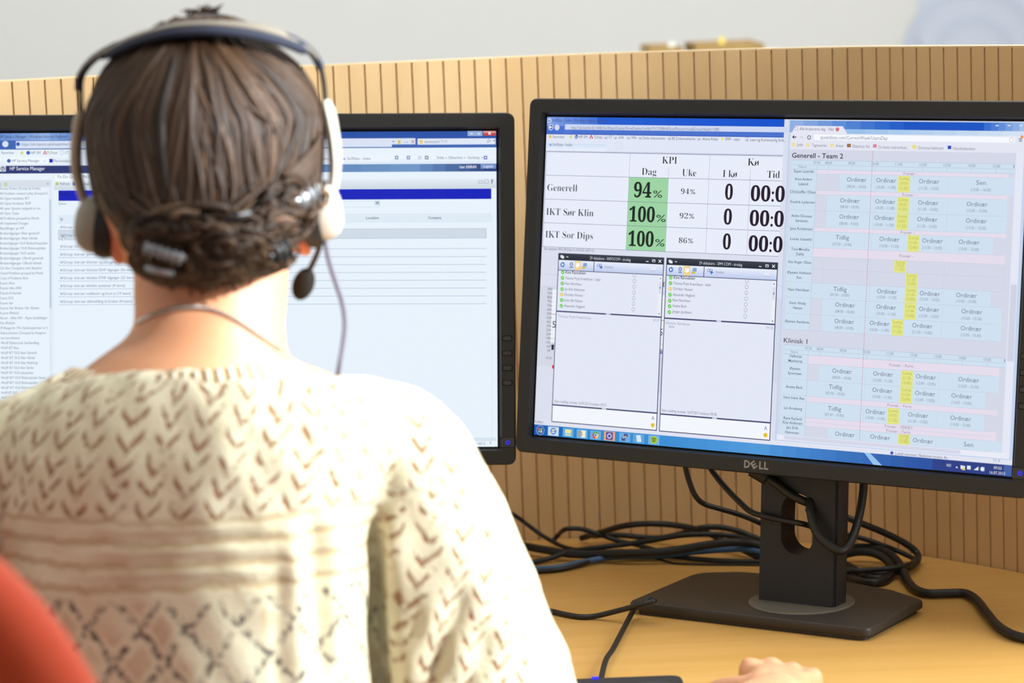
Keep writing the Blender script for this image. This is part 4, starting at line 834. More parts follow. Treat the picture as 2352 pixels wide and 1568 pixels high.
# hanging from the right monitor
cable([('d', 1568, 1040, 2640), ('d', 1575, 1075, 2640), ('d', 1583, 1105, 2640), ('d', 1597, 1138, 2640), ('d', 1618, 1157, 2645), ('d', 1660, 1170, 2650), ('d', 1700, 1182, 2655), ('d', 1740, 1198, 2655), ('d', 1768, 1214, 2655), ('d', 1830, 1250, 2650)], .0028, 'black cable hanging from the left end of the right monitor and bending sharply', group='cables hanging from the right monitor')
cable([('d', 1622, 1060, 2620), ('d', 1640, 1087, 2610), ('d', 1665, 1118, 2600), ('d', 1700, 1154, 2588), ('d', 1727, 1176, 2572), ('d', 1768, 1188, 2556), ('d', 1812, 1197, 2548), ('d', 1845, 1203, 2545), ('d', 1868, 1210, 2580), ('d', 1885, 1214, 2640)], .0029, 'black cable crossing the stem into its oval hole from the left', group='cables hanging from the right monitor')
cable([('d', 1738, 1080, 2560), ('d', 1760, 1095, 2556), ('d', 1785, 1112, 2550), ('d', 1810, 1132, 2546), ('d', 1838, 1147, 2542), ('d', 1862, 1157, 2548), ('d', 1873, 1166, 2580), ('d', 1880, 1180, 2640)], .0043, 'thick black cable from the connector under the maker lettering into the stem hole', group='cables hanging from the right monitor')
cable([('d', 1852, 1090, 2640), ('d', 1858, 1118, 2590), ('d', 1862, 1138, 2548), ('d', 1861, 1168, 2534), ('d', 1868, 1205, 2526), ('d', 1882, 1232, 2522), ('d', 1904, 1252, 2518), ('d', 1929, 1265, 2516), ('d', 1947, 1255, 2522), ('d', 1962, 1225, 2535), ('d', 1974, 1182, 2548), ('d', 1981, 1142, 2556), ('d', 1984, 1108, 2560), ('d', 1985, 1060, 2565)], .0043, 'thick black cable looping down out of the stem hole and up behind the screen', group='cables hanging from the right monitor')
b = MB(); b.tube([at(1728, 1076, 2560), at(1762, 1096, 2556)], .008, 12); tag(done('cable_plug', b, M_CABLE), 'black cable plug sticking out below the maker lettering of the right monitor', 'plug')
# to the right of the stem
cable(C7((600, 380, 60), (760, 400, 58), (850, 430, 55), (950, 470, 50), (1100, 530, 38), (1230, 592, 26), (1320, 648, 16), (1362, 700, 9), (1345, 752, 7), (1270, 795, 6), (1150, 822, 6), (1020, 826, 5), (930, 810, 5), (800, 770, 5)), .0037, 'black cable making the widest loop to the right of the stem', group='coiled cables right of the stem')
cable(C7((650, 520, 34), (760, 530, 34), (850, 548, 32), (1000, 588, 26), (1150, 640, 18), (1270, 690, 12), (1335, 728, 10), (1300, 762, 12), (1180, 785, 13), (1000, 800, 12), (900, 802, 12), (780, 790, 8)), .0028, 'thinner black cable in the loop just inside the widest one', group='coiled cables right of the stem')
cable(C7((700, 745, 8), (790, 700, 10), (870, 660, 14), (960, 645, 16), (1080, 652, 16), (1170, 690, 14), (1225, 745, 10), (1262, 810, 8), (1290, 870, 5), (1345, 930, 5), (1430, 958, 5), (1560, 957, 5), (1680, 958, 5), (1760, 1002, 5), (1830, 1090, 5), (1900, 1172, 5), (1990, 1232, 5), (2090, 1262, 5), (2250, 1290, 5)), .0046, 'thick black power cable snaking over the desk to the right edge', group='coiled cables right of the stem')
cable(C7((740, 740, 8), (840, 700, 12), (950, 675, 16), (1060, 684, 16), (1140, 726, 12), (1185, 795, 7), (1150, 858, 5), (1060, 884, 5), (950, 870, 5), (840, 818, 5), (740, 760, 6)), .0044, 'thick black cable in a round coil on the desk right of the stem', group='coiled cables right of the stem')
cable(C7((760, 725, 5), (840, 745, 5), (900, 775, 5), (960, 810, 5), (1010, 845, 5), (1100, 850, 5), (1180, 815, 5)), .0036, 'short visible run of black cable inside the round coil', group='coiled cables right of the stem')
# device with the blue light
dv = on(1440, 1568, DESK_Z)
A0, A1 = on(1300, 1546, DESK_Z + .02), on(1566, 1549, DESK_Z + .02)
dev = empty('electronic_device', (dv[0], A0[1] - .06, DESK_Z)); tag(dev, 'flat black electronic device with a small blue light at the bottom edge of the photo', 'electronic device')
b = MB(); pl = rounded([(A0[0], A0[1] - .13), (A1[0], A0[1] - .13), (A1[0], A1[1]), (A0[0], A1[1])], .012, 7)
b.loft([[(x, y, z) for x, y in pl] for z in (DESK_Z + .001, DESK_Z + .018)] + [[(A0[0] / 2 + A1[0] / 2 + (x - A0[0] / 2 - A1[0] / 2) * .97, A1[1] - .065 + (y - A1[1] + .065) * .97, DESK_Z + .0205) for x, y in pl]])
done('case', b, M_BLACK, dev, smooth=30)
b = MB(); q = on(1498, 1566, DESK_Z + .0212); b.tube([q - V3((0, 0.02, .002)), q - V3((0, .02, -.001))], .02, 32); done('dial', b, M_BTN, dev)
b = MB(); q = on(1365, 1546, DESK_Z + .02); q = V3((q[0], A1[1] - .0030, DESK_Z + .0195)); b.box(q - V3((.003, .0025, .0015)), q + V3((.003, .0025, .002))); done('status_light', b, M_LED, dev, smooth=0)
cable([V3((on(1372, 1546, DESK_Z + .02)[0], A1[1] - .004, DESK_Z + .009)), (1390, 1520, 9), (1408, 1490, 8), (1430, 1448, 7), (1450, 1410, 10), (1462, 1390, 14), (1480, 1380, 18)][:6] + [(1480, 1383, 22), (1494, 1376, 24), (1503, 1377, 25), (1498, 1381, 25), (1465, 1390, 21), (1420, 1402, 12), (1370, 1414, 4), (1335, 1416, 3), (1300, 1411, 3), (1255, 1402, 3), (1150, 1395, 3)], .0027, 'thin black cable from the small device, bent back at the corner of the monitor base', group='device cable')

# ------------------------------------------------------------------ office chair of the sitter (red)
M_RED = N('red_chair_fabric'); v = M_RED.coord(); M_RED.set(Base_Color=M_RED.mix(M_RED.noise(v, 500, 2), lin((166, 52, 22)), lin((186, 68, 34))), Roughness=.9, Specular_IOR_Level=.15); M_RED.b.inputs['Sheen Weight'].default_value = .25; M_RED.bump(M_RED.noise(v, 900, 2), .25); M_RED = M_RED.m
chair = empty('office_chair', (-.27, 1.86, 0)); tag(chair, 'red upholstered office chair with rounded backrest at the lower left behind the sitter', 'chair')
sw = math.radians(34); cx_ = V3((math.cos(sw), -math.sin(sw) * -1, 0)); cx_ = V3((math.cos(sw), math.sin(sw) * -1, 0)); cyv = V3((math.sin(sw), math.cos(sw), 0))
bc = at(-412, 2130, 1560)
def pad(c, ex, ey, ez, a, h, th, bend, ne=2.5, nr=26):
    b = MB(); n = 64; rings = []
    for k, (s_, w) in enumerate([(.001, -th * .5), (.5, -th * .5), (.85, -th * .47), (.95, -th * .38), (.99, -th * .2), (1, 0), (.99, th * .2), (.95, th * .38), (.85, th * .47), (.5, th * .5), (.001, th * .5)]):
        rg = []
        for q in np.linspace(0, 2 * math.pi, n, endpoint=False):
            x = a * s_ * math.copysign(abs(math.cos(q)) ** (2 / ne), math.cos(q)); y = h * s_ * math.copysign(abs(math.sin(q)) ** (2 / ne), math.sin(q))
            rg.append(V3(c) + V3(ex) * x + V3(ey) * (w - bend * (x / a) ** 2) + V3(ez) * y)
        rings.append(rg)
    b.loft(rings); return b
done('backrest', pad(bc, cx_, cyv, V3((0, -.06, 1)), .232, .28, .07, -.035), M_RED, chair, smooth=60)
sc_ = V3((-.25, 1.90, .425))
done('seat', pad(sc_, cx_, V3((0, 0, 1)), cyv, .235, .235, .075, .012, 3.2), M_RED, chair, smooth=60)
b = MB(); b.tube(spline([bc - cyv * .035 - V3((0, 0, .1)), bc - cyv * .045 - V3((0, 0, .26)), bc * .5 + sc_ * .5 + V3((0, 0, -.22)), sc_ - V3((0, 0, .055))], 8), .02, 10); done('backrest_bar', b, M_BLACK, chair)
b = MB(); b.tube([(sc_[0], sc_[1], .39), (sc_[0], sc_[1], .2)], .018, 14); b.tube([(sc_[0], sc_[1], .25), (sc_[0], sc_[1], .07)], .028, 14); done('gas_lift', b, M_BLACK, chair)
for k in range(5):
    q = k * 2 * math.pi / 5 + .3; e = V3((sc_[0] + .29 * math.cos(q), sc_[1] + .29 * math.sin(q), .075)); b = MB()
    b.tube([(sc_[0], sc_[1], .105), e], [.026, .016], 10); lg = done('leg', b, M_BLACK, chair)
    b = MB(); w_ = V3((-math.sin(q), math.cos(q), 0)) * .022; c0 = V3((e[0], e[1], .027)); b.tube([c0 - w_, c0 + w_], .027, 16); b.tube([e, (e[0], e[1], .05)], .008, 8); done('caster', b, M_BLACK, lg)

# ------------------------------------------------------------------ the sitter
def mm_at(dep): return dep / F_PX / 1000          # metres per photo pixel at a camera depth in mm
def rowpts(xl, xr, py, zc, b_, n=48, bf=None, tilt=0.0):
    c = at((xl + xr) / 2, py, zc); a = (xr - xl) / 2 * mm_at(zc); bf = b_ if bf is None else bf
    return [(c[0] + a * math.cos(q), c[1] + (b_ if math.sin(q) < 0 else bf) / 1000 * math.sin(q), c[2] - tilt * math.sin(q)) for q in np.linspace(0, 2 * math.pi, n, endpoint=False)]
def limb(mb, pts, rad, seg=20, n=6, flat=1.0):
    P = spline(pts, n); R_ = np.interp(np.linspace(0, len(rad) - 1, len(P)), range(len(rad)), rad)
    mb.tube(P, R_, seg, flat=flat)
    mb.ball(P[0], R_[0] * .98); mb.ball(P[-1], R_[-1] * .98)
HZ = 1955.0                                         # depth of the middle of the head
shR, elR = at(870, 1050, 1948), V3((.015, 1.935, .705))
knR = at(1794, 1566, 2235); fR = V3((.14, .97, -.10)); fR /= np.linalg.norm(fR); wrR = knR - fR * .088
shL, elL = at(80, 1060, 1948), at(-190, 1720, 1960)
wrL = V3((-.30, 2.22, .785))

# body: head, neck, trunk, arms, hands and legs in one continuous surface
bd = MB()
bd.loft([rowpts(xl, xr, py, z, b_, bf=f_) for py, xl, xr, z, b_, f_ in (
    (86, 420, 530, HZ, 26, 26), (102, 362, 586, HZ, 50, 52), (135, 308, 632, HZ, 70, 76), (190, 264, 672, HZ, 84, 90), (260, 238, 702, HZ, 92, 96), (350, 236, 708, HZ, 93, 98), (440, 246, 704, HZ, 90, 98),
    (520, 262, 694, HZ, 78, 100), (590, 292, 664, HZ + 6, 56, 98), (650, 330, 628, HZ + 22, 44, 84), (690, 390, 570, HZ + 55, 30, 45))])
bd.loft([rowpts(xl, xr, py, z, b_, bf=f_) for py, xl, xr, z, b_, f_ in (
    (520, 330, 650, 1972, 56, 50), (600, 310, 664, 1968, 58, 52), (660, 308, 660, 1964, 58, 52), (710, 310, 657, 1960, 58, 52), (745, 307, 653, 1957, 59, 54), (775, 282, 654, 1954, 61, 56), (805, 238, 657, 1951, 65, 60),
    (835, 196, 664, 1949, 68, 66), (862, 158, 725, 1948, 70, 72), (900, 95, 820, 1946, 77, 80), (960, 75, 830, 1946, 84, 84), (1200, 80, 780, 1948, 84, 88), (1450, 90, 770, 1955, 84, 90), (1700, 80, 780, 1955, 88, 95), (1950, 10, 860, 1945, 112, 108), (2200, 10, 860, 1935, 115, 105), (2330, 60, 800, 1930, 105, 95))])
limb(bd, [shR, at(985, 1260, 1952), elR], [.044, .038, .036]); limb(bd, [elR, elR * .5 + wrR * .5 + V3((0, 0, .004)), wrR], [.038, .037, .025])
limb(bd, [shL, elL], [.044, .038, .036]); limb(bd, [elL, elL * .5 + wrL * .5, wrL], [.038, .037, .025])
hipz = .565
for sx, kx in ((-1, -.36), (1, -.10)):
    h0 = V3((-.235 + sx * .085, 1.90, hipz)); k0 = V3((kx, 2.34, .56)); a0 = V3((kx + .0, 2.28, .08)); t0 = V3((kx, 2.44, .035))
    limb(bd, [h0, k0], [.085, .075, .056]); limb(bd, [k0, k0 * .55 + a0 * .45 + V3((0, -.015, 0)), a0], [.055, .05, .034]); limb(bd, [a0 - V3((0, .02, .03)), t0], [.036, .032, .026])
def hand(mb, wr, fwd, side, rest):
    """wr wrist, fwd unit towards the fingers, side unit towards the thumb; fingers curl down to the desk height rest"""
    f = V3(fwd) / np.linalg.norm(fwd); s = V3(side); s = s - f * (s @ f); s /= np.linalg.norm(s); u = np.cross(s, f); u = u if u[2] > 0 else -u
    mcp = []
    for i, (o, l) in enumerate(((.027, .086), (.009, .090), (-.009, .085), (-.026, .076))):
        p = wr + f * l + s * o + u * (.006 - .0015 * abs(i - 1)); mcp.append(p)
        mb.tube(spline([wr + s * o * .55, wr * .5 + p * .5 + u * .006, p], 5), [.0165, .0165, .016, .015, .014, .013, .012, .0115, .011, .0105, .010], 14); mb.ball(p + u * .0050, .0104)
    mb.tube([wr - f * .02, wr + f * .03, wr + f * .07], [.025, .029, .030], 18, flat=.55, ref=u)
    for i, (p, L) in enumerate(zip(mcp, (.040, .045, .041, .032))):
        d1 = f * .86 + s * (.10 - .07 * i) - u * .35; d1 /= np.linalg.norm(d1); p1 = p + d1 * L
        d2 = f * .62 - u * .78; p2 = p1 + d2 / np.linalg.norm(d2) * L * .58
        d3 = f * .55 - u * .55; p3 = p2 + d3 / np.linalg.norm(d3) * L * .46
        p2[2] = max(p2[2], rest + .009); p3[2] = max(p3[2], rest + .0078)
        P = spline([p, p1, p2, p3], 4); mb.tube(P, np.linspace(.0098, .0072, len(P)), 12); mb.ball(p3, .0071); mb.ball(p1, .0094)
    t0 = wr + f * .022 + s * .022; t1 = wr + f * .052 + s * .047 - u * .008; t2 = wr + f * .078 + s * .058 - u * .018; t3 = wr + f * .100 + s * .058 - u * .024
    t2[2] = max(t2[2], rest + .011); t3[2] = max(t3[2], rest + .009)
    P = spline([t0, t1, t2, t3], 4); mb.tube(P, np.linspace(.016, .0088, len(P)), 12); mb.ball(t3, .0087)
hand(bd, wrR, fR, V3((-1, .14, .1)), DESK_Z)
hand(bd, wrL, V3((.25, 1, -.15)), V3((1, -.2, .1)), DESK_Z)
HC = at(472, 350, HZ)
fp = lambda x, y, z: HC + V3((x, y, z))             # face: +y is where she looks
bd.ball(fp(0, .098, -.050), (.012, .018, .011)); bd.tube([fp(0, .092, .0), fp(0, .106, -.044)], [.007, .010], 10)
bd.ball(fp(0, .0915, -.079), (.021, .008, .0055)); bd.ball(fp(0, .0905, -.088), (.018, .008, .006)); bd.ball(fp(0, .086, -.110), (.022, .016, .016))
for sx in (-1, 1):
    bd.ball(fp(sx * .031, .086, .012), (.021, .01, .007)); bd.ball(fp(sx * .036, .070, -.032), (.022, .018, .022))
    ec = at(268 if sx < 0 else 694, 516 if sx < 0 else 500, HZ - 6 if sx < 0 else HZ + 8); th_e = sx * .35
    Me = np.array([[math.cos(th_e), -math.sin(th_e), 0], [math.sin(th_e), math.cos(th_e), 0], [0, 0, 1]])
    bd.ball(ec, (.008, .016, .028), M=Me); bd.ball(ec + V3((sx * .004, -.009, .006)), (.007, .010, .024), M=Me); bd.ball(ec + V3((sx * .001, .004, -.022)), (.006, .008, .009))
vs, nn, fs = voxel(bd, .0034, 6)
M_SKIN = N('skin'); v = M_SKIN.coord()
fa_ = M_SKIN.n('ShaderNodeAttribute', attribute_name='flush')
M_SKIN.set(Base_Color=M_SKIN.mix(M_SKIN.math('MULTIPLY', fa_.outputs['Fac'], .8), M_SKIN.mix(M_SKIN.noise(v, 30, 4), lin((208, 148, 108)), lin((220, 162, 124))), lin((206, 92, 62))), Roughness=.48, Specular_IOR_Level=.4, Subsurface_Weight=.25, Subsurface_Scale=.012)
M_SKIN.b.inputs['Subsurface Radius'].default_value = (1.0, .3, .15); M_SKIN.bump(M_SKIN.noise(v, 700, 3), .08, .0004); M_SKIN = M_SKIN.m
person = empty('person', (-.235, 1.9, 0)); tag(person, 'person seen from behind with pinned-up brown hair and cream openwork sweater facing the left monitor', 'person')
bpy.context.view_layer.update()
mb = MB(); mb.v = vs.tolist(); mb.f = fs; mb.m = [0] * len(fs)
body = done('body', mb, M_SKIN, person, smooth=80)
ec_l = at(268, 520, HZ)
fl_ = np.exp(-(np.linalg.norm((vs - ec_l) * (1, .8, .7), axis=1) / .021) ** 4) + np.exp(-(np.linalg.norm((vs - at(694, 502, HZ)) * (1, .8, .7), axis=1) / .021) ** 4)  # redder ears, with light glowing through them painted into the skin colour
at_f = body.data.attributes.new('flush', 'FLOAT', 'POINT'); at_f.data.foreach_set('value', fl_.astype(np.float32))
M_EYE = plain('eye_white', (235, 232, 228), .2, .5, vary=.01); M_IRIS = plain('iris_brown', (70, 50, 35), .2, .5)
for sx in (-1, 1):
    b = MB(); b.ball(fp(sx * .031, .0865, .0), (.0115, .0095, .0075), 0); b.ball(fp(sx * .031, .0945, .0), (.0048, .0022, .0048), 1); done('eye', b, [M_EYE, M_IRIS], person, smooth=80)
b = MB(); b.ball(fp(0, .0962, -.0795), (.018, .004, .004)); b.ball(fp(0, .0952, -.0865), (.016, .004, .0045)); done('lips', b, plain('lips', (186, 104, 96), .4, .4), person, smooth=80)

# ---- sweater
sw_ = MB()
TR = ((862, 225, 610, 1951, 68, 68), (868, 160, 735, 1950, 77, 76), (880, 98, 842, 1949, 82, 82), (900, 40, 930, 1948, 88, 88), (945, -6, 985, 1947, 94, 94), (1010, -30, 985, 1947, 100, 98),
      (1100, -12, 940, 1948, 102, 100), (1200, 10, 890, 1949, 102, 102), (1400, 10, 862, 1951, 102, 104), (1568, 0, 868, 1951, 106, 110), (1750, -20, 890, 1948, 116, 116), (1980, -40, 910, 1942, 128, 122), (2120, -30, 900, 1938, 130, 122), (2150, 0, 870, 1938, 122, 112))
sw_.loft([rowpts(xl, xr, py, z, b_, bf=f_, tilt={862: .016, 868: .015, 880: .012, 900: .007, 945: .003}.get(py, 0)) for py, xl, xr, z, b_, f_ in TR])
slR = [at(850, 1008, 1947), at(925, 1035, 1946), at(985, 1160, 1948), at(1046, 1345, 1958), at(1100, 1568, 1980), elR + V3((0, -.004, -.002))]
slRr = [.043, .0465, .053, .0595, .0715, .064]
limb(sw_, slR, slRr, 28, 8)
fa = elR * .5 + wrR * .5
limb(sw_, [elR, elR * .6 + fa * .4, fa], [.062, .058, .047], 24, 5)
slL = [at(90, 1022, 1947), at(10, 1074, 1946), at(-40, 1170, 1948), at(-105, 1345, 1950), at(-160, 1568, 1955), elL]
limb(sw_, slL, slRr, 28, 8)
fl = elL * .42 + wrL * .58
limb(sw_, [elL, fl], [.062, .047], 24, 5)
limb(sw_, [at(650, 856, 1947), at(760, 893, 1947), at(850, 928, 1947)], [.0085, .012, .019]); limb(sw_, [at(175, 870, 1947), at(108, 902, 1947), at(25, 960, 1947)], [.0075, .0100, .0125])
vs, nn, fs = voxel(sw_, .0034, 8)
# neckline: scoop the opening so the edge follows the photo's curve, then drape folds
X_, Y_ = px_of(vs)
def fold(x0, y0, x1, y1, w, dpt):
    d = V3((x1 - x0, y1 - y0)); L = np.linalg.norm(d); d /= L
    t = (X_ - x0) * d[0] + (Y_ - y0) * d[1]; off = np.abs((X_ - x0) * -d[1] + (Y_ - y0) * d[0])
    fade = np.clip(np.minimum(t, L - t) / (L * .3) + .3, 0, 1) * ((t > -L * .08) & (t < L * 1.08))
    return dpt * np.exp(-(off / w) ** 2) * fade
back = (nn[:, 1] < .35)
dsp = np.zeros(len(vs))
for a_ in ((862, 1165, 872, 1620, 22, -.006), (820, 1200, 800, 1600, 34, .005), (905, 1180, 930, 1600, 34, .006), (718, 1190, 742, 1600, 20, -.006), (668, 1190, 690, 1600, 26, .005), (768, 1200, 770, 1580, 22, .004),
           (640, 1280, 640, 1600, 16, -.003), (1080, 1330, 960, 1600, 26, -.007), (1000, 1400, 940, 1600, 24, .004), (1130, 1440, 1060, 1620, 24, -.005), (1240, 1360, 1160, 1390, 18, -.004), (560, 900, 430, 1250, 60, .004), (390, 900, 330, 1250, 60, -.003),
           (200, 1245, 640, 1236, 11, -.0022), (200, 1296, 660, 1284, 11, -.0022), (220, 1345, 650, 1333, 11, -.0022), (200, 1220, 640, 1212, 10, .0016), (200, 1270, 650, 1260, 10, .0018), (210, 1321, 650, 1309, 10, .0018)):
    dsp += fold(*a_)
dsp = np.where(back, dsp, 0) + .0012 * np.sin(vs[:, 2] * 90 + vs[:, 0] * 60) * np.sin(vs[:, 0] * 110 + 1)
vs = vs + nn * dsp[:, None]
SPX = at(455, 1000, 1950)[0]
slv = ((X_ > 858 + (Y_ - 1150) * .05) & (Y_ > 1120)) | ((X_ < 5 - (Y_ - 1150) * .02) & (Y_ > 1120))
u_ = (vs[:, 0] - SPX) + .75 * np.sign(vs[:, 0] - SPX) * np.clip(vs[:, 1] - 1.84, 0, .2); w_ = vs[:, 2] + slv * .0162 * 24
mb = MB(); mb.v = vs.tolist(); mb.f = fs; mb.m = [0] * len(fs); mb.uv = np.c_[u_, w_].tolist()
ZB = at(500, 1195, 1850)[2]; ZD = at(500, 1372, 1850)[2]
def sweater_mat():
    k = N('cream_openwork_knit'); uv = k.n('ShaderNodeUVMap', uv_map='flat'); sp = k.n('ShaderNodeSeparateXYZ'); k.l(uv.outputs[0], sp.inputs[0])
    ob = k.coord(); wob = k.noise(ob, 28, 2); wob2 = k.noise(ob, 90, 2)
    u = k.math('ADD', sp.outputs[0], k.math('MULTIPLY', k.math('SUBTRACT', wob, .5), .012)); z = k.math('ADD', sp.outputs[1], k.math('MULTIPLY', k.math('SUBTRACT', wob2, .5), .006))
    # lace chevrons in slanting columns
    us = k.math('SUBTRACT', u, k.math('MULTIPLY', z, .30))
    fx = k.math('SUBTRACT', k.math('FRACT', k.math('ADD', k.math('DIVIDE', us, .0262), 40)), .5)
    ax = k.math('ABSOLUTE', k.math('ADD', fx, .05))
    fy = k.math('FRACT', k.math('ADD', k.math('SUBTRACT', k.math('DIVIDE', z, .0162), k.math('MULTIPLY', ax, 2.1)), 20))
    dist = k.math('ABSOLUTE', k.math('SUBTRACT', fy, .5))
    vm = k.math('MULTIPLY', k.math('SUBTRACT', 1.0, k.ramp(dist, .10, .26)), k.math('SUBTRACT', 1.0, k.ramp(ax, .32, .41)))
    vm = k.math('MULTIPLY', vm, k.ramp(k.noise(ob, 150, 2, .6), .34, .56))
    upper = k.ramp(z, ZB - .002, ZB + .004)
    vm = k.math('MULTIPLY', vm, upper)
    # plain ridged rows
    mid = k.math('MULTIPLY', k.math('SUBTRACT', 1.0, upper), k.ramp(z, ZD - .003, ZD + .003))
    rid = k.math('SINE', k.math('ADD', k.math('MULTIPLY', z, 2 * math.pi / .0158), k.math('MULTIPLY', wob, 3.0)))
    rm = k.math('MULTIPLY', k.ramp(rid, .1, .9), mid)
    # diamonds near the waist
    low = k.math('SUBTRACT', 1.0, k.ramp(z, ZD - .006, ZD + .001))
    a = k.math('FRACT', k.math('ADD', k.math('ADD', k.math('DIVIDE', u, .036), k.math('DIVIDE', z, .046)), 30)); c = k.math('FRACT', k.math('ADD', k.math('SUBTRACT', k.math('DIVIDE', u, .036), k.math('DIVIDE', z, .046)), 60))
    da = k.math('ABSOLUTE', k.math('SUBTRACT', a, .5)); dc = k.math('ABSOLUTE', k.math('SUBTRACT', c, .5))
    edge = k.math('MAXIMUM', da, dc)
    dl = k.math('MULTIPLY', k.math('MULTIPLY', k.ramp(edge, .37, .45), low), k.ramp(k.noise(ob, 210, 2, .6), .40, .62))
    fill = k.math('MULTIPLY', k.math('SUBTRACT', 1.0, k.ramp(edge, .22, .30)), low)
    odd = k.ramp(k.noise(ob, 17, 1), .45, .55)
    yarn = k.mix(k.noise(ob, 40, 3), lin((203, 196, 162)), lin((221, 216, 190)))
    col = k.mix(k.math('MULTIPLY', rm, .55), yarn, lin((170, 142, 98)))
    col = k.mix(k.math('MULTIPLY', fill, k.math('MULTIPLY', odd, .6)), col, lin((192, 166, 134)))
    col = k.mix(k.math('MULTIPLY', vm, .85), col, lin((140, 92, 58)))
    col = k.mix(k.math('MULTIPLY', dl, .85), col, lin((62, 52, 62)))
    k.set(Base_Color=col, Roughness=.95, Specular_IOR_Level=.1); k.b.inputs['Sheen Weight'].default_value = .15
    h = k.math('SUBTRACT', k.math('ADD', k.math('MULTIPLY', k.noise(ob, 420, 3), .5), k.math('MULTIPLY', k.noise(ob, 150, 2), .5)), k.math('ADD', vm, k.math('MULTIPLY', k.math('ADD', dl, rm), .6)))
    k.bump(h, .7, .0016); return k.m
M_SWEAT = sweater_mat()
sweater = done('sweater', mb, M_SWEAT, person, smooth=80)
# ribbed collar along the neckline
ribm = N('ribbed_collar_knit'); uv = ribm.n('ShaderNodeUVMap', uv_map='flat'); sp = ribm.n('ShaderNodeSeparateXYZ'); ribm.l(uv.outputs[0], sp.inputs[0])
rw = ribm.math('SINE', ribm.math('MULTIPLY', sp.outputs[0], 2 * math.pi / .0078)); ob = ribm.coord()
ribm.set(Base_Color=ribm.mix(ribm.ramp(rw, -.5, .7), lin((186, 156, 112)), lin((240, 230, 208))), Roughness=.95, Specular_IOR_Level=.1)
ribm.bump(ribm.math('ADD', ribm.math('MULTIPLY', rw, .8), ribm.noise(ob, 400, 2)), .7, .0014)
edge_px = [(172, 845), (235, 855), (300, 861), (360, 861), (420, 857), (500, 848), (580, 839), (640, 832), (672, 833)]
eb = spline([at(x, y, d) for (x, y), d in zip(edge_px, (1945, 1915, 1890, 1879, 1875, 1874, 1882, 1905, 1938))], 8)
ef = spline([at(672, 833, 1938), at(655, 850, 1990), at(560, 900, 2022), at(430, 915, 2032), at(290, 905, 2022), at(195, 866, 1985), at(172, 845, 1945)], 8)[1:-1]
loop_ = np.array(eb + ef); cen = loop_.mean(0)
rgs = []; uvs = []; s_ = 0
for i, p in enumerate(loop_):
    o = p - cen; o[2] = 0; o /= np.linalg.norm(o); t = loop_[(i + 1) % len(loop_)] - loop_[i - 1]; t /= np.linalg.norm(t)
    if i: s_ += np.linalg.norm(p - loop_[i - 1])
    dn = V3((0, 0, -1)) * .93 + o * .36; dn /= np.linalg.norm(dn)
    side_ = abs(o[0]); dn = dn * (1 - .8 * side_ ** 4) + (o * .93 + V3((0, 0, -.40))) * .8 * side_ ** 4
    pr = [p - o * .004 - V3((0, 0, .006)), p - o * .001 + V3((0, 0, .0005)), p + o * .003 + V3((0, 0, .001)), p + dn * .006 + o * .0045, p + dn * .013 + o * .005, p + dn * .0165 + o * .001, p + dn * .014 - o * .006]
    rgs.append(pr); uvs += [(s_, j * .003) for j in range(len(pr))]
mb = MB(); mb.loft(rgs + [rgs[0]], caps=False); uvs += [(s_, j * .003) for j in range(7)]; mb.uv = uvs
collar = done('collar', mb, ribm.m, sweater, smooth=80)
for nm, p0, p1, r_ in (('cuff', fa, fa + (wrR - elR) * .06, .047), ('cuff', fl, fl + (wrL - elL) * .06, .047)):
    b = MB(); b.tube(spline([p0 - (p1 - p0) * .6, p0, p1], 5), [r_ * .99, r_ * 1.04, r_ * 1.06, r_ * 1.06, r_ * 1.05, r_ * 1.05, r_ * 1.05, r_ * 1.05, r_ * 1.03, r_, r_ * .9], 28); b.uv = [(i * .0013, 0) for i in range(len(b.v))]; done(nm, b, ribm.m, sweater, smooth=80)
# trousers and shoes (under the desk)
b = MB()
for sx, kx in ((-1, -.36), (1, -.10)):
    h0 = V3((-.235 + sx * .085, 1.90, hipz)); k0 = V3((kx, 2.34, .56)); a0 = V3((kx, 2.28, .10))
    limb(b, [h0, k0], [.094, .083, .064]); limb(b, [k0, k0 * .55 + a0 * .45 + V3((0, -.015, 0)), a0], [.064, .058, .048])
b.ball((-.235, 1.9, .575), (.175, .125, .095), nu=24, nv=14)
b.loft([rowpts(xl, xr, py, z, b_, bf=f_) for py, xl, xr, z, b_, f_ in ((2080, 0, 870, 1936, 121, 112), (2200, -10, 880, 1935, 125, 116), (2330, 30, 830, 1930, 118, 108))])
v2, n2, f2 = voxel(b, .007, 4); mb = MB(); mb.v = v2.tolist(); mb.f = f2; mb.m = [0] * len(f2)
done('trousers', mb, plain('dark_blue_cloth', (48, 52, 66), .9, .1, vary=.1), person, smooth=80)
for kx in (-.36, -.10):
    b = MB(); b.loft([[(kx + math.cos(q) * .041 * w, 2.35 + math.sin(q) * .125 * w + dy, z) for q in np.linspace(0, 2 * math.pi, 28, endpoint=False)] for z, w, dy in ((.0, .96, 0), (.02, 1, 0), (.045, .92, -.002), (.066, .62, -.035), (.075, .4, -.06))])
    done('shoe', b, M_BLACK, person, smooth=50)

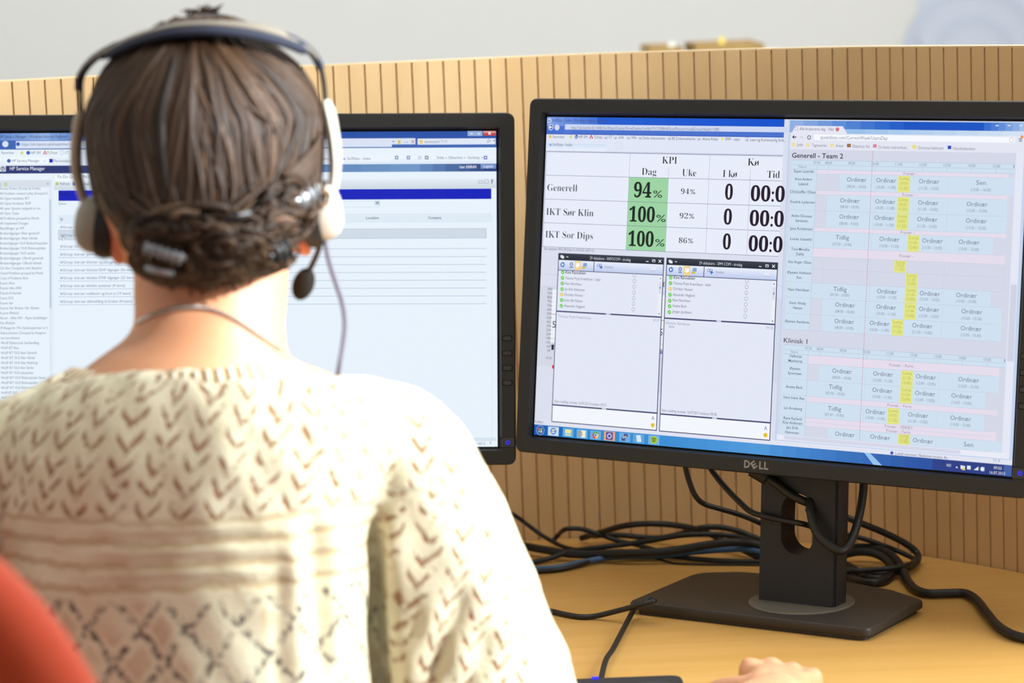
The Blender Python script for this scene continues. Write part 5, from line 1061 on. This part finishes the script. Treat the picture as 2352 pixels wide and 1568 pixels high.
# ---- hair: a shaped mass under several hundred combed locks, gathered and rolled at the nape
HR = [(19, 438, 508, 18), (27, 404, 542, 36), (43, 364, 580, 54), (70, 336, 608, 72), (95, 302, 630, 82), (120, 276, 652, 89), (156, 247, 686, 96), (192, 226, 705, 101), (228, 208, 721, 104), (270, 202, 736, 106), (330, 205, 738, 108), (390, 213, 736, 109), (450, 224, 734, 109), (500, 266, 720, 106), (540, 294, 700, 100), (580, 312, 676, 88), (612, 352, 640, 74), (634, 402, 560, 60)]
HY = [r[0] for r in HR]
def hs(py, phi, off=0.0):
    """point of the hair surface; phi = 0 right, -90 deg = back of the head (towards the camera)"""
    xl = np.interp(py, HY, [r[1] for r in HR]); xr = np.interp(py, HY, [r[2] for r in HR]); bb = np.interp(py, HY, [r[3] for r in HR]) / 1000
    c = at((xl + xr) / 2, py, HZ); a = (xr - xl) / 2 * mm_at(HZ)
    return V3((c[0] + (a + off) * math.cos(phi), c[1] + (bb + off) * math.sin(phi), c[2] + off * max(0, (200 - py) / 200)))
b = MB(); rings = []
for py in np.linspace(19, 634, 56):
    fo = math.radians(np.interp(py, [18, 110, 200, 300, 480, 634], [180, 180, 158, 122, 104, 86]))   # opens for the face and ears
    rings.append([hs(py, -math.pi / 2 + t, -.004) for t in np.linspace(-fo, fo, 72)])
b.loft(rings, caps=False, closed=False)
M_HAIR = N('brown_hair'); v = M_HAIR.coord(); at_ = M_HAIR.n('ShaderNodeAttribute', attribute_name='tone')
hn = M_HAIR.noise(M_HAIR.coord((70, 70, 9)), 6.0, 4, .6)
tone = M_HAIR.math('ADD', M_HAIR.math('MULTIPLY', at_.outputs['Fac'], .75), M_HAIR.math('MULTIPLY', hn, .35))
hc_ = M_HAIR.mix(M_HAIR.ramp(tone, .2, .6), lin((30, 20, 13)), lin((60, 42, 28))); hc_ = M_HAIR.mix(M_HAIR.ramp(tone, .68, .98), hc_, lin((116, 89, 68)))
M_HAIR.set(Base_Color=hc_, Roughness=.5, Specular_IOR_Level=.22); M_HAIR.b.inputs['Anisotropic'].default_value = .5
M_HAIR.bump(M_HAIR.noise(M_HAIR.coord((900, 900, 30)), 1.0, 2), .25, .0006); M_HAIR = M_HAIR.m
hair = done('hair', b, M_HAIR, person, smooth=80)
sol = hair.modifiers.new('solid', 'SOLIDIFY'); sol.thickness = .004; sol.offset = -1
tones = []; b = MB()
def lock(P, r, tone, flat=.5, seg=6, taper=.35):
    n = len(P); k = np.linspace(0, 1, n); R_ = r * (taper + (1 - taper) * np.sin(np.pi * np.clip(k * .9 + .08, 0, 1)) ** .7)
    o = len(b.v); cen_ = at(472, 320, HZ); ref = [V3(p) - V3((cen_[0], cen_[1], p[2] - .02 if p[2] > cen_[2] else p[2])) for p in P]
    b.tube(P, R_, seg, flat=flat, ref=np.array(ref)); tones.extend([tone] * (len(b.v) - o))
for i in range(1150):                                 # combed from the crown down to the roll
    ph0 = RNG.uniform(-math.pi - .55, .55); ya = RNG.uniform(34, 250) if RNG.random() < .55 else RNG.uniform(34, 90); yb_ = RNG.uniform(400, 470) if RNG.random() < .8 else RNG.uniform(300, 420)
    d = -math.pi / 2 - ph0; sway = RNG.normal(0, .11); off = abs(RNG.normal(.001, .0014)) - .003; P = []
    gather = RNG.uniform(.12, .30)
    for t in np.linspace(0, 1, 11):
        py = ya + (yb_ - ya) * t; fan = .30 + .70 * np.clip((py - 40) / 230, 0, 1) ** .75; ph = -math.pi / 2 + (ph0 + math.pi / 2) * fan + d * gather * t ** 2.2 + sway * math.sin(2.6 * t + ph0 * 3) + .12 * t * (1 if ph0 > -1.2 else 0)
        P.append(hs(py, ph, off))
    lock(spline(P, 2), RNG.uniform(.0014, .0044), np.clip(RNG.beta(3.2, 3.6), 0, 1))
for i in range(260):                                 # sides swept down and back into the roll
    sd = RNG.choice((-1, 1)); ya = RNG.uniform(300, 470); yb_ = RNG.uniform(500, 605); P = []
    pa = -math.pi / 2 + sd * RNG.uniform(1.0, 1.75); pb_ = -math.pi / 2 + sd * RNG.uniform(-.1, .75)
    for t in np.linspace(0, 1, 9): P.append(hs(ya + (yb_ - ya) * t ** 1.3, pa + (pb_ - pa) * t, -.006 + .009 * math.sin(math.pi * t * .5) ** 2))
    lock(spline(P, 2), RNG.uniform(.0014, .0034), np.clip(RNG.beta(2, 2.6), 0, 1))
for i in range(90):                                  # the fringe lock swept across above the right ear
    o_ = RNG.uniform(0, 1); P = [hs(300 + 70 * o_ + 22 * k * k + 60 * k * (1 - o_ * .3), -.18 - .25 * k * (1 + .9 * k) - .06 * o_, .001 + .004 * math.sin(math.pi * k / 1.0)) for k in np.linspace(0, 1, 8)]
    lock(spline(P, 2), RNG.uniform(.0014, .0036), np.clip(RNG.beta(3.5, 2.6), 0, 1))
for (cx0, cy0, rx, ry, dz) in ((430, 565, 66, 48, 12), (540, 520, 80, 46, 16), (640, 500, 50, 50, 10), (600, 570, 58, 42, 8), (505, 600, 70, 30, 4), (392, 522, 40, 40, 8), (670, 455, 40, 40, 6), (470, 480, 90, 26, 14)):
    for k in range(44):                              # pinned curls and rolls
        s0 = RNG.uniform(0, 6.28); tw = RNG.choice((-1, 1)) * RNG.uniform(2.2, 5.0); q0 = RNG.uniform(.2, 1.0); jx, jy = RNG.normal(0, 16), RNG.normal(0, 12); P = []
        for t in np.linspace(0, 1, 11):
            q = s0 + tw * t; px_, py_ = cx0 + jx + rx * q0 * math.cos(q), min(626, cy0 + jy + ry * q0 * math.sin(q))
            xl = np.interp(py_, HY, [r[1] for r in HR]); xr = np.interp(py_, HY, [r[2] for r in HR]); f_ = np.clip((px_ - (xl + xr) / 2) / ((xr - xl) / 2), -.97, .97)
            P.append(hs(py_, -math.acos(f_), (dz / 1000 + .004) * (1.05 - q0 * .75) + .004 + .002 * math.sin(5 * t + k)))
        lock(spline(P, 2), RNG.uniform(.0016, .0038), np.clip(RNG.beta(1.8, 2.6), 0, 1))
for i in range(60):                                  # short tuft on the crown and stray ends at the nape
    x = RNG.uniform(440, 498); p0 = at(x, RNG.uniform(34, 46), HZ + 5); P = [p0, p0 + V3((RNG.normal(0, .002), RNG.normal(0, .003), .003)), p0 + V3((RNG.normal(-.002 if x < 465 else .002, .004), RNG.normal(0, .005), RNG.uniform(.003, .0095)))]
    lock(spline(P, 4), RNG.uniform(.0006, .0014), RNG.uniform(.3, .7), taper=.2)
for i in range(70):
    ph = -math.pi / 2 + RNG.uniform(-.95, .95); y0_ = RNG.uniform(575, 625); P = [hs(y0_, ph, -.002), hs(min(y0_ + 22, 634), ph + RNG.normal(0, .06), -.006)]; P.append(P[1] + V3((RNG.normal(0, .004), .006, -RNG.uniform(.004, .014))))
    lock(spline(P, 4), RNG.uniform(.0006, .0014), RNG.uniform(.2, .6), taper=.2)
strands = done('locks', b, M_HAIR, hair, smooth=80)
at_l = strands.data.attributes.new('tone', 'FLOAT', 'POINT'); at_l.data.foreach_set('value', np.array(tones, np.float32))
tag(strands, kind='stuff')
at_h = hair.data.attributes.new('tone', 'FLOAT', 'POINT'); at_h.data.foreach_set('value', np.full(len(hair.data.vertices), .25, np.float32))

# ---- clips in the hair
M_SILV = plain('silver_clip_metal', (150, 152, 156), .42, .5, metal=.8, vary=.05); M_PIN = plain('black_clip', (22, 20, 20), .35, .5)
def hair_pt(px_, py_, off):
    xl = np.interp(py_, HY, [r[1] for r in HR]); xr = np.interp(py_, HY, [r[2] for r in HR]); f_ = np.clip((px_ - (xl + xr) / 2) / ((xr - xl) / 2), -.97, .97); return hs(py_, -math.acos(f_), off)
def clip(p, q, w, m, label, teeth=0, off=.018):
    a_, c_ = hair_pt(*p, off), hair_pt(*q, off); n_ = hair_pt((p[0] + q[0]) / 2, (p[1] + q[1]) / 2, off + .01) - hair_pt((p[0] + q[0]) / 2, (p[1] + q[1]) / 2, off); n_ /= np.linalg.norm(n_)
    t = empty('hair_clip', (a_ + c_) / 2); tag(t, label, 'hair clip', 'clips in the pinned hair'); bpy.context.view_layer.update()
    d = c_ - a_; L = np.linalg.norm(d); d /= L; s_ = np.cross(d, n_)
    b_ = MB(); P = [a_ + d * L * k + n_ * .003 * math.sin(math.pi * k) for k in np.linspace(0, 1, 8)]; b_.tube(P, [w * .7, w, w, w, w, w, w, w * .6], 8, flat=.3, ref=n_); done('bar', b_, m, t)
    b_ = MB(); b_.tube([p_ - n_ * .004 for p_ in P], w * .5, 8, flat=.4, ref=n_); b_.ball(P[0] - n_ * .002, w * .8); done('spring_leg', b_, M_PIN, t)
    for k in range(teeth):
        c0 = a_ + d * L * (k + .5) / teeth + n_ * .0035; b_ = MB(); b_.tube([c0 - s_ * w * 1.5, c0 - s_ * w * .4 + n_ * .0018, c0 + s_ * w * .4 + n_ * .0018, c0 + s_ * w * 1.5], .0011, 6); done('ridge', b_, m, t)
clip((412, 522), (478, 552), .0026, M_SILV, 'silver ribbed clip above the low roll of hair left of centre', 6, .026)
clip((408, 574), (456, 590), .0021, M_SILV, 'small silver clip in the darkest roll of hair at the nape', 0, .024)
clip((668, 452), (702, 434), .0044, M_SILV, 'grey silver clip near the right ear cup of the headset', 3, .014)
clip((612, 566), (642, 552), .0062, M_PIN, 'black clip in the hair at the right of the nape', 3, .018)
clip((540, 470), (586, 462), .0028, M_PIN, 'thin dark clip across the middle of the pinned hair', 0, .018)

# ---- necklace
bvh = None
from mathutils.bvhtree import BVHTree
bw = [body.matrix_world @ v_.co for v_ in body.data.vertices]
bw = [Vector(person.location) + v_.co for v_ in body.data.vertices]
bvh = BVHTree.FromPolygons(bw, [tuple(p.vertices) for p in body.data.polygons])
def skin_hit(px_, py_, lift):
    r = ray(px_, py_); h = bvh.ray_cast(Vector(CAM), Vector(r).normalized())
    return V3(h[0]) + V3(h[1]) * lift if h[0] is not None else at(px_, py_, 1900)
nk = [skin_hit(x, y, .0014) for x, y in ((318, 742), (345, 728), (375, 716), (410, 708), (450, 706), (490, 712), (525, 726), (555, 744), (580, 762), (605, 780), (628, 796), (642, 806))]
Pn = spline(nk, 10); b = MB()
for i in range(0, len(Pn) - 1):
    m_ = (Pn[i] + Pn[i + 1]) / 2; b.tube([Pn[i], m_, Pn[i + 1]], [.0010, .0017, .0010], 6)
tag(done('necklace', b, plain('silver_chain', (206, 204, 200), .22, .5, metal=.9), smooth=80), 'thin silver chain necklace around the neck of the sitter', 'necklace')

# ---- headset
M_TAUPE = plain('taupe_headband', (118, 110, 98), .45, .4); M_NAVY = plain('dark_headband_pad', (40, 44, 58), .75, .2, grain=.2, gscale=1200); M_ARM = plain('grey_beige_plastic', (196, 186, 172), .4, .4); M_CUSH = plain('black_leatherette', (28, 26, 26), .5, .4, grain=.3, gscale=900)
hs_ = empty('headset', at(478, 60, 1935)); tag(hs_, 'grey and black telephone headset worn over the brown hair of the sitter', 'headset'); bpy.context.view_layer.update()
arc = [(181, 205), (186, 170), (209, 138), (240, 116), (274, 100), (312, 83), (352, 70), (400, 60), (440, 56), (490, 54), (540, 56), (580, 60), (620, 69), (655, 81), (682, 93), (702, 105), (722, 125), (736, 152)]
dep = lambda x: 1950 - 74 * math.cos((x - 470) / 300 * math.pi / 2)
A3 = [at(x, y, dep(x)) for x, y in arc]
cen_ = at(472, 330, 1950); rf = lambda P: np.array([(V3(p) - cen_) - C_FW * ((V3(p) - cen_) @ C_FW) * .8 for p in P])
P = spline(A3, 5); b = MB(); k = np.linspace(0, 1, len(P)); b.tube(P, .0085 * np.clip(np.minimum(k, 1 - k) * 9 + .45, .45, 1), 10, flat=.24, ref=rf(P)); done('headband', b, M_TAUPE, hs_, smooth=60)
P = spline([at(x, y + dy, dep(x) - 2) for (x, y), dy in zip(arc[3:16], (12, 13, 14, 15, 16, 16, 16, 16, 16, 15, 13, 11, 8))], 5); b = MB(); k = np.linspace(0, 1, len(P)); b.tube(P, .0105 * np.clip(np.minimum(k, 1 - k) * 7 + .5, .5, 1), 10, flat=.40, ref=rf(P)); done('headband_pad', b, M_NAVY, hs_, smooth=60)['label'] = 'dark navy padded lining'
for seg_ in (arc[:5], arc[-5:]):
    P = spline([at(x, y + 3, dep(x) - 1) for x, y in seg_], 5); b = MB(); b.tube(P, .0062, 10, flat=.5, ref=rf(P)); done('yoke', b, M_NAVY, hs_, smooth=60)
for pts in (((181, 195), (181, 228), (184, 268)), ((188, 192), (189, 228), (190, 268)), ((733, 148), (741, 190), (746, 240)), ((738, 146), (746, 190), (750, 240))):
    b = MB(); b.tube(spline([at(x, y, 1952) for x, y in pts], 6), .0011, 6); done('wire', b, M_CUSH, hs_)
P = spline([at(x, y, 1953) for x, y in ((185, 258), (179, 300), (175, 345), (176, 390), (184, 430), (198, 478))], 6); b = MB(); b.tube(P, np.interp(np.linspace(0, 1, len(P)), [0, .1, .6, 1], [.003, .0046, .0042, .003]), 10, flat=1.9, ref=V3((0, 1, 0))); done('slider_arm', b, plain('brown_grey_plastic', (160, 140, 116), .45, .4), hs_)
P = spline([at(x, y, 1953) for x, y in ((747, 232), (757, 275), (765, 320), (769, 365), (768, 405), (761, 455))], 6); b = MB(); b.tube(P, np.interp(np.linspace(0, 1, len(P)), [0, .1, .6, 1], [.0035, .0058, .0050, .0035]), 10, flat=1.7, ref=V3((0, 1, 0))); done('slider_arm', b, M_ARM, hs_)
def cup(px_, py_, sx, tilt):
    c = at(px_, py_, 1952); ca, sa = math.cos(tilt), math.sin(tilt); M_ = np.array([[ca, 0, -sa], [0, 1, 0], [sa, 0, ca]])
    def ringset(spec, n=28): return [[c + M_ @ V3((sx * w, r * .92 * math.cos(q), r * math.sin(q))) for q in np.linspace(0, 2 * math.pi, n, endpoint=False)] for w, r in spec]
    b_ = MB(); b_.loft(ringset([(.0145, .004), (.0140, .010), (.011, .017), (.006, .0205), (.001, .0218), (-.002, .0218)])); done('ear_cup', b_, M_ARM if sx > 0 else plain('grey_cup_plastic', (146, 136, 122), .45, .4), hs_)
    b_ = MB(); b_.loft(ringset([(-.0015, .020), (-.003, .0235), (-.009, .0250), (-.015, .0235), (-.018, .018), (-.016, .010)])); done('ear_cushion', b_, M_CUSH, hs_)
cup(218, 515, -1, -.16); cup(741, 486, 1, .10)
jc = at(724, 520, 1958); b = MB(); b.ball(jc, (.0105, .016, .0165), M=np.eye(3)); done('boom_pivot', b, M_CUSH, hs_)
b = MB(); b.tube(spline([at(738, 545, 1960), at(731, 575, 1968), at(719, 603, 1978), at(708, 625, 1986)], 6), .0022, 8); bm_ = done('microphone_boom', b, M_CUSH, hs_)
ax = at(711, 617, 1985) - at(684, 690, 1996); ax /= np.linalg.norm(ax); s1 = np.cross(ax, (0, 1, 0)); s1 /= np.linalg.norm(s1); s2 = np.cross(ax, s1)
b = MB(); b.ball(at(697, 652, 1990), (.0084, .0084, .0135), M=np.array([s1, s2, ax]).T); done('microphone_foam', b, plain('black_foam', (40, 37, 32), .95, .05, grain=.5, gscale=1500), bm_)
b = MB(); b.tube(spline([at(745, 545, 1956), at(751, 580, 1956), at(759, 612, 1956), at(773, 655, 1955), (at(787, 700, 1952)), at(792, 745, 1948), at(787, 795, 1942), at(780, 835, 1936), at(776, 862, 1945), at(774, 900, 1985), at(760, 1100, 2050)], 7), .0017, 8); done('headset_cord', b, plain('dark_grey_cord', (92, 84, 100), .6, .3), hs_)
